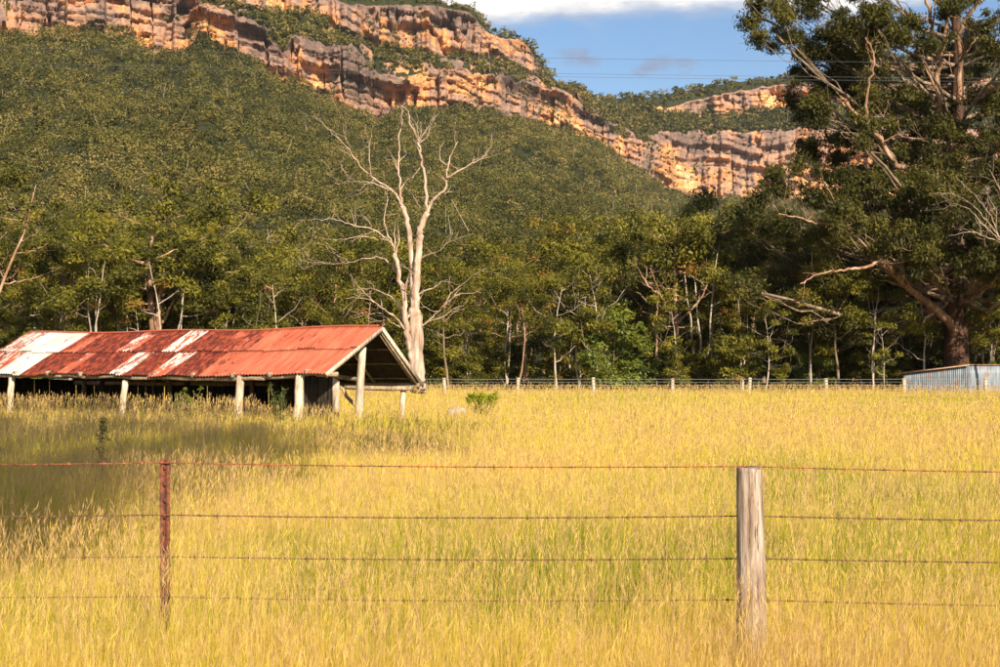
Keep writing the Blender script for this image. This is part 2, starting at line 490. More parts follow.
# ================================================================== SETTING
SUN_AZ, SUN_EL = math.radians(24), math.radians(27)      # azimuth to the right of straight behind the camera
sdir = np.array([math.sin(SUN_AZ) * math.cos(SUN_EL), -math.cos(SUN_AZ) * math.cos(SUN_EL), math.sin(SUN_EL)])

# ---- paddock ground, one sheet to beyond the foot of the hills
ys = np.concatenate([np.linspace(-400, 0, 9), np.linspace(0, 20, 41)[1:], np.linspace(20, 110, 46)[1:], np.linspace(110, 420, 12)[1:]])
xs = np.concatenate([np.linspace(-1500, -60, 25), np.linspace(-60, 60, 121)[1:-1], np.linspace(60, 1500, 25)])
X, Y = np.meshgrid(xs, ys)
Z = gz(Y) + (fbm(X * 0.5, Y * 0.5, 5) - 0.5) * 0.10 * (np.abs(X) < 60)
Z[Y > 200] -= 0.6
nx_ = len(xs)
i, j = np.meshgrid(np.arange(len(ys) - 1), np.arange(nx_ - 1), indexing='ij')
Q = np.stack([i * nx_ + j, i * nx_ + j + 1, (i + 1) * nx_ + j + 1, (i + 1) * nx_ + j], -1).reshape(-1, 4)
g = mesh_np('paddock_ground', np.stack([X, Y, Z], -1).reshape(-1, 3), Q, ground_mat(), None, None, True)
tag(g, 'flat paddock ground under the dry grass', 'ground', kind='structure')

# ---- mountain: forested slope, two tiers of sandstone cliff, wooded benches, skyline
def pl(px, pts):
    a = np.array(pts, float); return np.interp(px, a[:, 0], a[:, 1])

PXS = 1.1
PXA = np.arange(-330, 1341, PXS)
nc = len(PXA)
foot1 = pl(PXA, [(-330, 20), (0, 42), (60, 38), (130, 36), (137, 56), (192, 59), (197, 40), (235, 56), (265, 68), (272, 84), (300, 92), (330, 106), (385, 126), (402, 112), (450, 112), (500, 118), (540, 130), (575, 139), (600, 148), (620, 166), (650, 186), (690, 203), (760, 204), (1340, 200)])
top1 = pl(PXA, [(-330, -60), (0, -30), (120, -25), (192, -12), (196, 0), (203, 12), (215, 10), (262, 30), (270, 42), (283, 58), (292, 42), (308, 44), (330, 48), (352, 50), (380, 78), (400, 82), (430, 72), (500, 78), (530, 86), (560, 94), (585, 97), (597, 112), (606, 121), (622, 128), (645, 140), (664, 135), (690, 134), (790, 133), (1340, 128)])
foot2 = pl(PXA, [(-330, -80), (190, -30), (240, 8), (275, 14), (320, 16), (332, 26), (355, 40), (400, 50), (430, 54), (470, 60), (490, 60), (530, 74), (545, 80), (560, 93), (585, 96), (595, 104), (604, 108), (630, 110), (650, 112), (655, 112), (690, 116), (720, 117), (760, 112), (800, 108), (1340, 104)])
top2 = pl(PXA, [(-330, -100), (190, -60), (240, -5), (280, -2), (330, 2), (350, 8), (400, 9), (430, 7), (470, 14), (486, 34), (500, 40), (520, 42), (530, 52), (545, 76), (560, 92), (585, 95), (595, 103), (604, 107), (630, 108), (650, 110), (668, 110), (692, 103), (722, 96), (760, 89), (800, 85), (1340, 76)])
sky = pl(PXA, [(-330, -140), (190, -90), (260, -30), (340, -14), (400, -6), (430, -1), (450, 5), (474, 9), (486, 27), (495, 36), (520, 38), (530, 47), (545, 69), (560, 84), (575, 93), (590, 97), (620, 99), (650, 98), (700, 88), (740, 82), (775, 78), (800, 76), (860, 62), (930, 52), (1000, 46), (1340, 30)])
# breaks of the rock edges
jj = (fbm(PXA * 0.13, PXA * 0 + 3, 31, 4) - 0.5)
j2 = (vnoise(PXA * 0.07, PXA * 0 + 9, 33) - 0.5)
foot1 = foot1 + jj * 9; top1 = top1 + (fbm(PXA * 0.11, PXA * 0, 41, 4) - 0.5) * 10 + j2 * 4
foot2 = foot2 + jj * 6; top2 = top2 + (fbm(PXA * 0.15, PXA * 0, 51, 4) - 0.5) * 5
sky = sky + (fbm(PXA * 0.08, PXA * 0, 61, 4) - 0.5) * 3
top1 = np.minimum(top1, foot1 - 3); foot2 = np.minimum(foot2, top1 - 2.5)
top2 = np.minimum(top2, foot2 - 0.8); sky = np.minimum(sky, top2 - 1.2)
YF = pl(PXA, [(-330, 720), (0, 760), (270, 860), (500, 1080), (600, 1280), (700, 1480), (1340, 1600)])
zz = lambda py, Yv: CAMZ + (HZ - py) * Yv / F
rows = []   # each: (Y, z, rock, frac)
n0 = 70
zf = zz(foot1, YF)
zstart = 0.4
for k in range(n0):
    t = k / (n0 - 1)
    tt = t ** 1.35
    Yk = 175 + (YF - 175) * tt
    # concave foot that steepens towards the cliff
    zk = zstart + (zf - zstart) * (0.72 * tt + 0.28 * tt ** 2)
    bump = (fbm(PXA * Yk / F * 0.016, Yk * 0.012, 71, 4) - 0.5) * 26 * min(1, 3 * t) * min(1, 4 * (1 - t))
    rows.append((Yk + 0 * PXA, zk + bump, 0 * PXA, 0 * PXA))


def cliff(Y0, z0, z1, n, seed, amp, lean=0.14):
    out = []
    for k in range(1, n + 1):
        t = k / n
        z = z0 + (z1 - z0) * t
        Yb = Y0 + (z1 - z0) * lean * t
        xw = PXA * Y0 / F
        # buttresses and gullies, vertical joints, beds that stand out or are cut back
        ridge = np.abs(fbm(xw / 90, z / 260, seed, 3) - 0.5) * 2
        d = (0.35 - ridge) * 42 * amp + (fbm(xw / 26, z / 400, seed + 3, 3) - 0.5) * 12 * amp
        cell = np.floor(xw / 17 + (vnoise(xw / 14, z / 70, seed + 5) - 0.5) * 1.6)
        d += (hash1(cell, seed + 7) - 0.5) * 17 * amp
        bed = np.floor(z / 7.5 + (vnoise(xw / 55, z * 0 + 1, seed + 9)) * 1.4)
        hb = hash1(bed * 7 + np.floor(xw / 60 + vnoise(xw / 40, z / 60, seed + 2) * 2.5), seed + 11)
        d += (hb - 0.5) * 9 * amp - 13 * amp * (hb < 0.22)
        bed2 = np.floor(z / 2.4 + vnoise(xw / 30, z * 0 + 4, seed + 13))
        d += (hash1(bed2 * 5 + np.floor(xw / 33), seed + 15) - 0.5) * 4.5 * amp
        cell2 = np.floor(xw / 5.5 + (vnoise(xw / 6, z / 18, seed + 21) - 0.5) * 1.2) * 31 + np.floor(z / 11 + vnoise(xw / 20, z * 0, seed + 22) * 2)
        d += (hash1(cell2, seed + 23) - 0.5) * 7 * amp + (fbm(xw / 4, z / 3, seed + 25, 3) - 0.5) * 3 * amp + (fbm(xw / 5, z / 160, seed + 27, 2) - 0.5) * 9 * amp
        u1 = xw / 17 + (vnoise(xw / 14, z / 70, seed + 5) - 0.5) * 1.6; u2 = z / 7.5 + (vnoise(xw / 55, z * 0 + 1, seed + 9)) * 1.4
        d -= 11 * amp * ((u1 - np.floor(u1)) < 0.085) * (vnoise(xw / 20, z / 14, seed + 31) > 0.4)
        d -= 7 * amp * ((u2 - np.floor(u2)) < 0.17) * (vnoise(xw / 16, z / 9, seed + 33) > 0.42)
        edge = np.minimum(1, np.minimum(t * 8, (1 - t) * 6 + 0.15))
        thin = np.clip((z1 - z0) / 25, 0, 1)
        out.append((Yb - d * edge * thin, z, np.ones(nc) * np.clip((z1 - z0) / 6 - 0.2, 0, 1), np.ones(nc) * t))
    return out, Y0 + (z1 - z0) * lean


z1 = zz(top1, YF * 1.015)
c, Yt = cliff(YF, zf, z1, 70, 100, np.interp(PXA, [600, 680], [1.0, 0.62]))
rows += c
# bench between the tiers
Yf2 = Yt + np.maximum(14, (top1 - foot2) * Yt / F * 1.7)
zf2 = zz(foot2, Yf2)
for k in range(1, 13):
    t = k / 12
    b = (fbm(PXA * 0.06, np.full(nc, t * 4.0), 81, 4) - 0.5) * 9 * math.sin(t * math.pi)
    rows.append((Yt + (Yf2 - Yt) * t, z1 + (zf2 - z1) * t + b, np.where(fbm(PXA * 0.09, np.full(nc, t * 2.4), 83, 3) > np.interp(PXA, [300, 360, 520, 600], [0.56, 0.47, 0.50, 0.62]), 0.8, 0.0), np.ones(nc) * 0.9))
z2 = zz(top2, Yf2 + 12)
c, Yt2 = cliff(Yf2, zf2, z2, 36, 200, 0.85, 0.2)
rows += c
Ysk = Yt2 + np.maximum(18, (top2 - sky) * Yt2 / F * 1.8)
zsk = zz(sky, Ysk)
for k in range(1, 9):
    t = k / 8
    b = (fbm(PXA * 0.07, np.full(nc, t * 3.0), 91, 4) - 0.5) * 6 * math.sin(t * math.pi)
    rows.append((Yt2 + (Ysk - Yt2) * t, z2 + (zsk - z2) * t + b, np.ones(nc) * 0.05, np.ones(nc)))
for k in range(1, 5):
    rows.append((Ysk + 80 * k, zsk - 1.5 * k, np.zeros(nc), np.ones(nc)))
rows.append((Ysk + 500, zsk * 0.2, np.zeros(nc), np.ones(nc)))
RY = np.array([r[0] for r in rows]); RZ = np.array([r[1] for r in rows])
RR = np.array([r[2] for r in rows]); RF = np.array([r[3] for r in rows])
RX = (PXA[None, :] - 500) * RY / F
nr = len(rows)
i, j = np.meshgrid(np.arange(nr - 1), np.arange(nc - 1), indexing='ij')
Q = np.stack([i * nc + j, i * nc + j + 1, (i + 1) * nc + j + 1, (i + 1) * nc + j], -1).reshape(-1, 4)
TV = np.stack([RX, RY, RZ], -1)
mt = mesh_np('mountain', TV.reshape(-1, 3), Q, mountain_mat(), None, {'rock': RR.ravel(), 'frac': RF.ravel()}, False)
tag(mt, 'forested mountain with two tiers of orange and grey sandstone cliff', 'mountain', kind='structure')

# ---- forest canopy on the mountain: nobody could count these crowns
def plant(r0, r1, n, per, rad, leaf, seed, keep=None, sc=1.0, lift=0.55, pxr=(-60, 1060), wpow=0.8):
    rng = np.random.default_rng(seed)
    c0 = int((pxr[0] - PXA[0]) / PXS); c1 = int((pxr[1] - PXA[0]) / PXS)
    A = TV[r0:r1, c0:c1]; B = TV[r0:r1, c0 + 1:c1 + 1]; C_ = TV[r0 + 1:r1 + 1, c0:c1]
    area = np.linalg.norm(np.cross(B - A, C_ - A), axis=2) / (1 + A[..., 1] / 500) ** wpow
    p = area.ravel() / area.sum()
    k = rng.choice(len(p), n, p=p)
    u = rng.random((n, 1)); v = rng.random((n, 1))
    P = A.reshape(-1, 3)[k] + u * (B - A).reshape(-1, 3)[k] + v * (C_ - A).reshape(-1, 3)[k]
    if keep is not None:
        ok = keep(P, rng); P = P[ok]
    n = len(P)
    R = rad * (0.45 + 1.15 * rng.random(n) ** 1.7) * (1 + P[:, 1] / 2600) * sc
    return P, R, rng


def canopy(name, parts, label):
    Vs = []; Qs = []; Ts = []; o = 0
    for (P, R, rng, per, leaf, bumps) in parts:
        n = len(P)
        # each crown is a few clumps heaped together
        K = np.repeat(np.arange(n), bumps)
        c = P[K] + rng.normal(size=(len(K), 3)) * np.array([0.42, 0.42, 0.22]) * R[K][:, None] + np.array([0, 0, 0.75]) * R[K][:, None]
        tone = (0.02 + 0.42 * fbm(P[:, 0] / 60, P[:, 1] / 90, 7) + 0.62 * rng.random(n) + 0.28 * (rng.random(n) > 0.96))[K]
        pk = np.clip(per * (620 / P[K][:, 1]) ** 1.1, per * 0.9, 46)
        V, Q, T = leaf_cloud(c, R[K] * 0.60, pk, leaf * (0.45 + P[K][:, 1] / 850), 0.75, 0.8, 1.35, 0, tone, 0.12, 0.5, rng)
        T = np.minimum(T, 0.93)
        Vs.append(V); Qs.append(Q + o); Ts.append(T); o += len(V)
        # pale stems that catch the light between the crowns
        m = max(1, int(n * 0.06)); s = rng.choice(n, m)
        b = P[s] + rng.normal(size=(m, 3)) * np.array([1, 1, 0]) * R[s][:, None] * 0.8 + np.array([0, -1.2, 0.2]) * R[s][:, None]
        tip = b + rng.normal(size=(m, 3)) * np.array([0.35, 0.2, 0]) * R[s][:, None] + np.array([0, 0, 1.25]) * R[s][:, None] * (0.5 + 0.7 * rng.random((m, 1)))
        w = (0.03 + 0.03 * rng.random(m))[:, None] * (1 + P[s][:, 1:2] / 900) * np.array([1, 0, 0])
        V = np.stack([b - w, b + w, tip + w * 0.5, tip - w * 0.5], 1).reshape(-1, 3)
        Vs.append(V); Qs.append(np.arange(m * 4).reshape(m, 4) + o); Ts.append(np.full(m * 4, 0.985)); o += len(V)
    ob = mesh_np(name, np.vstack(Vs), np.vstack(Qs), M['hill_leaf'], None, {'tone': np.concatenate(Ts)})
    tag(ob, label, 'forest', kind='stuff')
    return ob


R1 = n0; RC1 = n0 + 70; RB = RC1 + 12; RC2 = RB + 36; RS = RC2 + 8
slope = plant(0, R1 - 1, 14500, 0, 3.5, 0, 1)
canopy('hillside_forest', [(*slope, 21, 0.68, 5)], 'dense olive green gum forest covering the long slope below the cliffs')
bench = plant(RC1 - 1, RB, 3800, 0, 2.5, 0, 2, lambda P, rng: (fbm((P[:, 0] * F / P[:, 1] + 500) * 0.09, P[:, 2] / 9, 85, 2) < np.interp(P[:, 0] * F / P[:, 1] + 500, [300, 360, 520, 600], [0.7, 0.50, 0.54, 0.9])))
gully = plant(R1, RC1 - 1, 900, 0, 2.3, 0, 12, lambda P, rng: vnoise(P[:, 0] / 22, P[:, 2] / 12, 79) > 0.42, pxr=(568, 652))
top = plant(RC2, RS + 1, 3600, 0, 2.6, 0, 3)
nv = lambda P, rng: vnoise(P[:, 0] / 34 + P[:, 2] / 60, P[:, 2] / 16, 77) > 0.56
nv2 = lambda P, rng: (vnoise(P[:, 0] / 28, P[:, 2] / 13, 78) > 0.66) | ((P[:, 0] > 60) & (P[:, 0] < 150) & (rng.random(len(P)) > 0.45))
ledge = plant(R1, RC1 - 2, 2600, 0, 1.7, 0, 4, nv)
ledge2 = plant(RB, RC2, 1200, 0, 1.5, 0, 5, nv2)
footv = plant(R1 - 3, R1 + 2, 1500, 0, 2.4, 0, 6)
canopy('clifftop_scrub', [(*bench, 13, 0.95, 4), (*top, 13, 0.9, 4), (*ledge, 9, 0.8, 3), (*gully, 12, 0.85, 4), (*ledge2, 9, 0.8, 3), (*footv, 12, 0.9, 4)],
       'scrub and stunted gums on the benches, ledges and skyline of the cliffs')

# ---- air: one closed box of thin even haze round camera and scene
m, nt, out = new_mat('thin_haze')
pv = nt.nodes.new('ShaderNodeVolumePrincipled'); pv.inputs['Color'].default_value = (0.80, 0.88, 1.0, 1); pv.inputs['Density'].default_value = 0.00003
pv.inputs['Anisotropy'].default_value = 0.0
nt.links.new(pv.outputs[0], out.inputs['Volume'])
hm = MB(); hm.box((0, 1000, 400), (2400, 1750, 405)); hz = hm.build('haze', m)
tag(hz, 'thin pale blue air between the paddock and the cliffs', 'haze', kind='stuff')

# ---- world: sky texture with clouds laid out by direction
w = bpy.data.worlds.new('World'); scene.world = w; w.use_nodes = True
nt = w.node_tree; nt.nodes.clear()
wo = nt.nodes.new('ShaderNodeOutputWorld'); bg = nt.nodes.new('ShaderNodeBackground')
st = nt.nodes.new('ShaderNodeTexSky'); st.sky_type = 'NISHITA'; st.sun_disc = False
st.sun_elevation = SUN_EL; st.sun_rotation = math.pi - SUN_AZ
st.air_density = 1.0; st.dust_density = 0.6; st.ozone_density = 2.0
tc = nt.nodes.new('ShaderNodeTexCoord')
sp = nt.nodes.new('ShaderNodeSeparateXYZ'); nt.links.new(tc.outputs['Generated'], sp.inputs[0])
zc = sp.outputs['Z']; xc = sp.outputs['X']
n1 = noise(nt, tc.outputs['Generated'], 1.0, 7, 0.55, (9, 9, 26))
n2 = noise(nt, tc.outputs['Generated'], 1.0, 6, 0.6, (22, 22, 50))
e = math_(nt, 'ADD', zc, math_(nt, 'MULTIPLY', math_(nt, 'SUBTRACT', n1, 0.5), 0.055))
e = math_(nt, 'ADD', e, math_(nt, 'MULTIPLY', xc, -0.02))
mask = math_(nt, 'MULTIPLY', math_(nt, 'SUBTRACT', e, 0.2385), 70, True)
hi = math_(nt, 'SUBTRACT', 1.0, math_(nt, 'MULTIPLY', math_(nt, 'SUBTRACT', e, 0.36), 6, True))
mask = math_(nt, 'MULTIPLY', mask, hi)
shade = math_(nt, 'MULTIPLY', math_(nt, 'SUBTRACT', math_(nt, 'ADD', e, math_(nt, 'MULTIPLY', math_(nt, 'SUBTRACT', n2, 0.5), 0.03)), 0.2435), 70, True)
cc = ramp(nt, [(0.0, (4.6, 5.1, 6.3)), (0.45, (6.6, 6.9, 7.6)), (1.0, (10.5, 9.9, 9.4))])
nt.links.new(shade, cc.inputs[0])
# two small grey wisps under the main bank
def wisp(px, py, wx, wz):
    d = np.array([(px - 500) / F, 1, (HZ - py) / F]); d /= np.linalg.norm(d)
    a = math_(nt, 'DIVIDE', math_(nt, 'SUBTRACT', xc, float(d[0])), wx)
    b = math_(nt, 'DIVIDE', math_(nt, 'SUBTRACT', zc, float(d[2])), wz)
    r = math_(nt, 'ADD', math_(nt, 'MULTIPLY', a, a), math_(nt, 'MULTIPLY', b, b))
    v = math_(nt, 'SUBTRACT', 1.0, r)
    return math_(nt, 'MULTIPLY', math_(nt, 'ADD', v, math_(nt, 'MULTIPLY', math_(nt, 'SUBTRACT', n2, 0.53), 8.0)), 0.9, True)
front = math_(nt, 'GREATER_THAN', sp.outputs['Y'], 0.0)
w1 = wisp(652, 60, 0.028, 0.012); w2 = wisp(588, 58, 0.024, 0.009)
wm = math_(nt, 'MULTIPLY', math_(nt, 'MAXIMUM', w1, w2), front)
haze_band = math_(nt, 'MULTIPLY', math_(nt, 'SUBTRACT', n1, 0.42), 1.3, True)
c = mix(nt, math_(nt, 'MULTIPLY', haze_band, 0.22), mix(nt, 1.0, st.outputs[0], (0.93, 1.08, 1.22), 'MULTIPLY'), (5.4, 6.0, 6.9))
c = mix(nt, math_(nt, 'MULTIPLY', wm, 0.8), c, (2.9, 3.2, 4.3))
c = mix(nt, mask, c, cc.outputs[0])
nt.links.new(c, bg.inputs[0]); bg.inputs[1].default_value = 0.055
nt.links.new(bg.outputs[0], wo.inputs[0])

sun = bpy.data.lights.new('sun', 'SUN'); sun.energy = 5.0; sun.angle = math.radians(0.5); sun.color = (1.0, 0.86, 0.65)
so = bpy.data.objects.new('sun', sun)
from mathutils import Vector
so.rotation_euler = Vector(sdir).to_track_quat('Z', 'Y').to_euler()
so.location = (20, -30, 40); link(so)

cam = bpy.data.cameras.new('camera'); cam.sensor_width = 36; cam.lens = F / 1000 * 36
cam.shift_y = (HZ - 333.5) / 1000; cam.clip_end = 8000; cam.clip_start = 0.1
co = bpy.data.objects.new('camera', cam); co.location = (0, 0, CAMZ); co.rotation_euler = (math.pi / 2, 0, 0); link(co)
scene.camera = co
scene.view_settings.view_transform = 'Standard'; scene.view_settings.look = 'None'
scene.view_settings.gamma = 1; scene.view_settings.use_curve_mapping = False
scene.view_settings.exposure = 1.0
scene.render.engine = 'CYCLES'
scene.cycles.max_bounces = 5; scene.cycles.diffuse_bounces = 3; scene.cycles.glossy_bounces = 2
scene.cycles.transmission_bounces = 3; scene.cycles.volume_bounces = 0; scene.cycles.use_denoising = True

# ================================================================== OLD TIMBER SHED
EA = np.array([-0.871, 0.491, 0.0]); EB = np.array([0.491, 0.871, 0.0]); O3 = np.array([-4.0, 45.0, 0.0]); UP = np.array([0, 0, 1.0])
def S(a, b, z): return O3 + EA * a + EB * b + UP * z
def a_for(px, b):
    k = (px - 500) / F
    ox = O3[0] + EB[0] * b; oy = O3[1] + EB[1] * b
    return (k * oy - ox) / (EA[0] - k * EA[1])
LEN = 16.3; BE = 3.05; BR = 2.42; RIDGE = 3.42
def sag(a): return -0.05 * np.sin(np.clip(a / LEN, 0, 1) * math.pi) + 0.03 * np.sin(a * 0.9) * np.clip(a, 0, 1)
def eave_f(a): return 1.85 + np.interp(a, [0, 2.2, 3.5, 8, 12, 16.5], [0.06, -0.02, -0.06, -0.03, 0.0, 0.0]) + 0.015 * np.sin(a * 2.3)
def eave_b(a): return 1.50 + 0.02 * np.sin(a * 1.7)
GS = float(gz(45.0))
shed_o = S(LEN / 2, 0, GS)
shed = empty('timber_shed', shed_o)
tag(shed, 'low open timber shed with a long rusty red and white corrugated roof', 'shed')

def roof_slope(name, side, label):
    V = []; UV = []; WH = []; RU = []; Qs = []; o = 0
    nA = 1480
    a = np.linspace(-0.18, LEN, nA)
    wave = 0.021 * np.cos(a * 2 * math.pi / 0.125)
    sheet = np.floor(a / 0.72)
    for (t0, t1, lift, row) in ((0.0, 0.50, 0.035, 0), (0.48, 1.0, 0.0, 1)):
        m = 9
        end = (hash1(sheet, 5 + row) - 0.5) * 0.05
        for k in range(m):
            t = t0 + (t1 - t0) * k / (m - 1) + (end if k == m - 1 else 0)
            z_e = eave_f(a) if side < 0 else eave_b(a)
            zr = RIDGE + sag(a)
            lft = lift * (k / (m - 1)) + (hash1(sheet, 3 + row) - 0.5) * 0.012 + (fbm(a * 0.8, t * 3 + 0 * a, 12) - 0.5) * 0.04
            z = zr + (z_e - zr) * t + wave + lft
            b = side * ((BE if side < 0 else BR) * t)
            V.append(O3[None] + EA * a[:, None] + EB * (b * np.ones(nA) if np.isscalar(b) else b)[:, None] + UP * z[:, None])
            UV.append(np.stack([a + sheet * 3.7 + row * 31, t * 3.4 * np.ones(nA) + hash1(sheet, 9) * 5], -1))
            wh = np.full(nA, -0.25); ru = np.full(nA, 0.34)
            def setr(lo, hi, w_, r_):
                k_ = (a >= lo) & (a < hi); wh[k_] = w_; ru[k_] = r_
            if row == 0:
                setr(1.5, 4.3, -0.25, 0.45); setr(4.3, 5.8, -0.2, 0.57); setr(5.8, 7.2, 0.15, 0.66); setr(7.2, 8.0, 0.55, 0.46); setr(8.0, 9.4, 0.0, 0.70)
                setr(9.4, 10.2, 0.45, 0.5); setr(10.2, 12.2, 0.05, 0.70); setr(12.2, 13.0, 0.3, 0.55); setr(13.0, 15.2, 0.95, 0.36); setr(15.2, 17, 0.6, 0.53)
            else:
                setr(0, 4.0, -0.35, 0.36); setr(4.0, 5.0, -0.3, 0.49); setr(5.0, 6.4, -0.1, 0.68); setr(6.4, 7.2, 0.62 - 0.7 * max(0, k / (m - 1) - 0.45), 0.44)
                setr(7.2, 8.3, 0.2 - 0.3 * k / (m - 1), 0.72); setr(8.3, 9.05, 0.62, 0.50); setr(9.05, 11.0, 0.0, 0.74); setr(11.0, 11.5, 0.4, 0.5); setr(11.5, 13.3, 0.0, 0.72)
                setr(13.3, 14.6, 0.95, 0.36); setr(14.6, 17, 0.5, 0.5)
            WH.append(wh); RU.append(ru)
        i, j = np.meshgrid(np.arange(m - 1), np.arange(nA - 1), indexing='ij')
        q = np.stack([i * nA + j, i * nA + j + 1, (i + 1) * nA + j + 1, (i + 1) * nA + j], -1).reshape(-1, 4) + o
        Qs.append(q if side < 0 else q[:, ::-1]); o += m * nA
    ob = mesh_np(name, np.vstack(V), np.vstack(Qs), M['roof'], shed, {'white': np.concatenate(WH), 'rust': np.concatenate(RU)}, False, shed_o, np.vstack(UV))
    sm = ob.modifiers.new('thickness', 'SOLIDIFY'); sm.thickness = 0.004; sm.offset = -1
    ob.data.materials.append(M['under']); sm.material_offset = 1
    ob['label'] = label
roof_slope('roof', -1, 'rusty red, salmon and white corrugated roof slope facing the paddock')
roof_slope('roof', 1, 'rear slope of the corrugated roof')

mb = MB()
av = np.linspace(-0.2, LEN, 60)
mb.tube(np.array([S(a, 0, RIDGE + sag(a) + 0.018) for a in av]), 0.035, 6)
o_ = mb.build('ridge_cap', M['roof'], shed, True, shed_o)

def wood_part(name, mb_, mat='shed_wood', smooth=False): return mb_.build(name, M[mat], shed, smooth, shed_o)
def post(px_t, py_t, px_b, py_b, b, w, name='post', mat='shed_wood', flat=1.0):
    at_ = a_for(px_t, b); ab = a_for(px_b, b)
    T = S(at_, b, 0); B_ = S(ab, b, 0)
    zt = CAMZ + (HZ - py_t) * T[1] / F
    T[2] = zt; B_[2] = GS - 0.1
    m = MB(); n = 7
    P = np.array([B_ + (T - B_) * t + (RNG.normal(size=3) * 0.012 if 0 < t < 1 else 0) for t in np.linspace(0, 1, n)])
    m.tube(P, w * np.linspace(1.08, 0.94, n), 10, rough=0.12)
    return wood_part(name, m, mat, True)
post(125.5, 380, 120.5, 405, -2.8, 0.115)
post(241, 374.5, 236.5, 408, -2.85, 0.135)
post(300.5, 371.5, 297, 409, -2.85, 0.15)
post(12, 377, 9, 400, -2.8, 0.12)
post(362.5, 347, 357.5, 411, -0.75, 0.135)
post(403.5, 389, 402, 412, 1.9, 0.10)
# inner rows of dark posts
for a_ in (4.2, 8.4, 12.6):
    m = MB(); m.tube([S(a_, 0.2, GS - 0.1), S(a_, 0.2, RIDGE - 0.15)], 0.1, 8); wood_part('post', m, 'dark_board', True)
for a_ in (3.2, 7.0, 11.0, 15.5):
    m = MB(); m.tube([S(a_, 2.1, GS - 0.1), S(a_, 2.1, 1.55)], 0.1, 8); wood_part('post', m, 'log_wood', True)

# eaves beams: front beam in spliced lengths, rear beam, tie beams whose round ends show under the eave
def eb(a, b, z): return S(a, b, z)
for a0, a1, dz0, dz1 in ((-0.12, 2.45, -0.10, -0.14), (2.35, 6.9, -0.17, -0.15), (6.8, 11.4, -0.15, -0.12), (11.3, 16.4, -0.13, -0.13)):
    m = MB(); n = 9
    P = [eb(a, -2.86 , float(eave_f(a)) + 0.06 + dz0 + (dz1 - dz0) * k / (n - 1) + 0.02 * math.sin(a * 3)) for k, a in enumerate(np.linspace(a0, a1, n))]
    m.tube(P, 0.072, 8, rough=0.15); wood_part('eaves_beam', m, 'log_wood', True)
m = MB(); m.tube([eb(a, 2.2, 1.47 + 0.015 * math.sin(a * 2)) for a in np.linspace(-0.2, 16.2, 12)], 0.08, 8, rough=0.1); wood_part('eaves_beam', m, 'log_wood', True)
for pxx in (307, 269, 232, 192, 154, 117, 80, 47, 15):
    a_ = a_for(pxx, -3.0); z_ = float(eave_f(a_)) + 0.015
    m = MB(); m.tube([S(a_, -3.04, z_), S(a_, -2.7, z_)] if pxx > 300 else [S(a_, -3.04, z_), S(a_, -1.0, z_ - 0.01), S(a_, 1.0, z_ - 0.1), S(a_, 2.3, 1.60)], 0.088, 10, rough=0.1)
    wood_part('tie_beam', m, 'log_wood', True)
# rafters and battens under the iron
for a_ in np.arange(0.05, 16.2, 1.62):
    for sd, ef in ((-1, eave_f), (1, eave_b)):
        m = MB(); m.beam(S(a_, 0, RIDGE + float(sag(a_)) - 0.10), S(a_, -2.9 if sd < 0 else 2.3, float(ef(a_)) - 0.02), 0.06, 0.09)
        wood_part('rafter', m, 'log_wood')
for sd, ef in ((-1, eave_f), (1, eave_b)):
    for t in (0.12, 0.37, 0.62, 0.88):
        m = MB()
        m.tube([S(a_, (-BE if sd < 0 else BR) * t, RIDGE + float(sag(a_)) + (float(ef(a_)) - RIDGE - float(sag(a_))) * t - 0.052) for a_ in np.linspace(-0.1, 16.2, 20)], 0.026, 6)
        wood_part('batten', m, 'log_wood', True)
# barge boards of the near gable
for sd, ez in ((-1, float(eave_f(0))), (1, 1.50)):
    m = MB()
    m.beam(S(-0.20, 0.0 if sd < 0 else -0.02, RIDGE - 0.085), S(-0.20, -3.08 if sd < 0 else 2.45, ez - 0.075), 0.035, 0.13)
    wood_part('barge_board', m, 'shed_wood')['label'] = 'bleached board along the %s edge of the gable' % ('near' if sd < 0 else 'far')
    m = MB()
    m.beam(S(-0.10, 0.0, RIDGE - 0.13), S(-0.10, -2.95 if sd < 0 else 2.3, ez - 0.13), 0.07, 0.09)
    wood_part('rafter', m, 'log_wood')
m = MB(); m.tube([S(-0.16, -0.12, RIDGE + 0.035), S(-0.16, 0.05, RIDGE + 0.02), S(-0.16, 0.25, RIDGE - 0.03)], 0.03, 6); wood_part('ridge_flashing', m, 'dark_board')
# low log tie across the back of the gable and stub end at the near corner
m = MB(); Pa = px_path([(340, 387), (365, 388), (390, 388.5), (413, 388)], 46.6); m.tube(Pa, [0.06, 0.075, 0.08, 0.085], 8, rough=0.1); wood_part('tie_beam', m, 'log_wood', True)
m = MB(); m.tube([S(-0.5, -2.9, float(eave_f(0)) - 0.06), S(0.3, -2.9, float(eave_f(0)) - 0.07)], 0.07, 8, rough=0.1); wood_part('beam_end', m, 'log_wood', True)
# leaning slab and curved brace inside the gable
A = at(316, 412, 44.6); B_ = at(334, 378, 44.9)
m = MB(); m.beam(A, B_, 0.34, 0.05, up=(0.3, -0.9, 0)); wood_part('leaning_slab', m)
A = at(336, 381, 45.2); B_ = at(336, 412, 45.1)
m = MB(); m.beam(A, B_, 0.22, 0.05, up=(0, -1, 0)); wood_part('leaning_slab', m)
m = MB(); m.tube(px_path([(338, 386), (343, 389), (347, 397), (354, 404), (362, 412)], 45.6), 0.06, 8); wood_part('brace', m, 'log_wood', True)

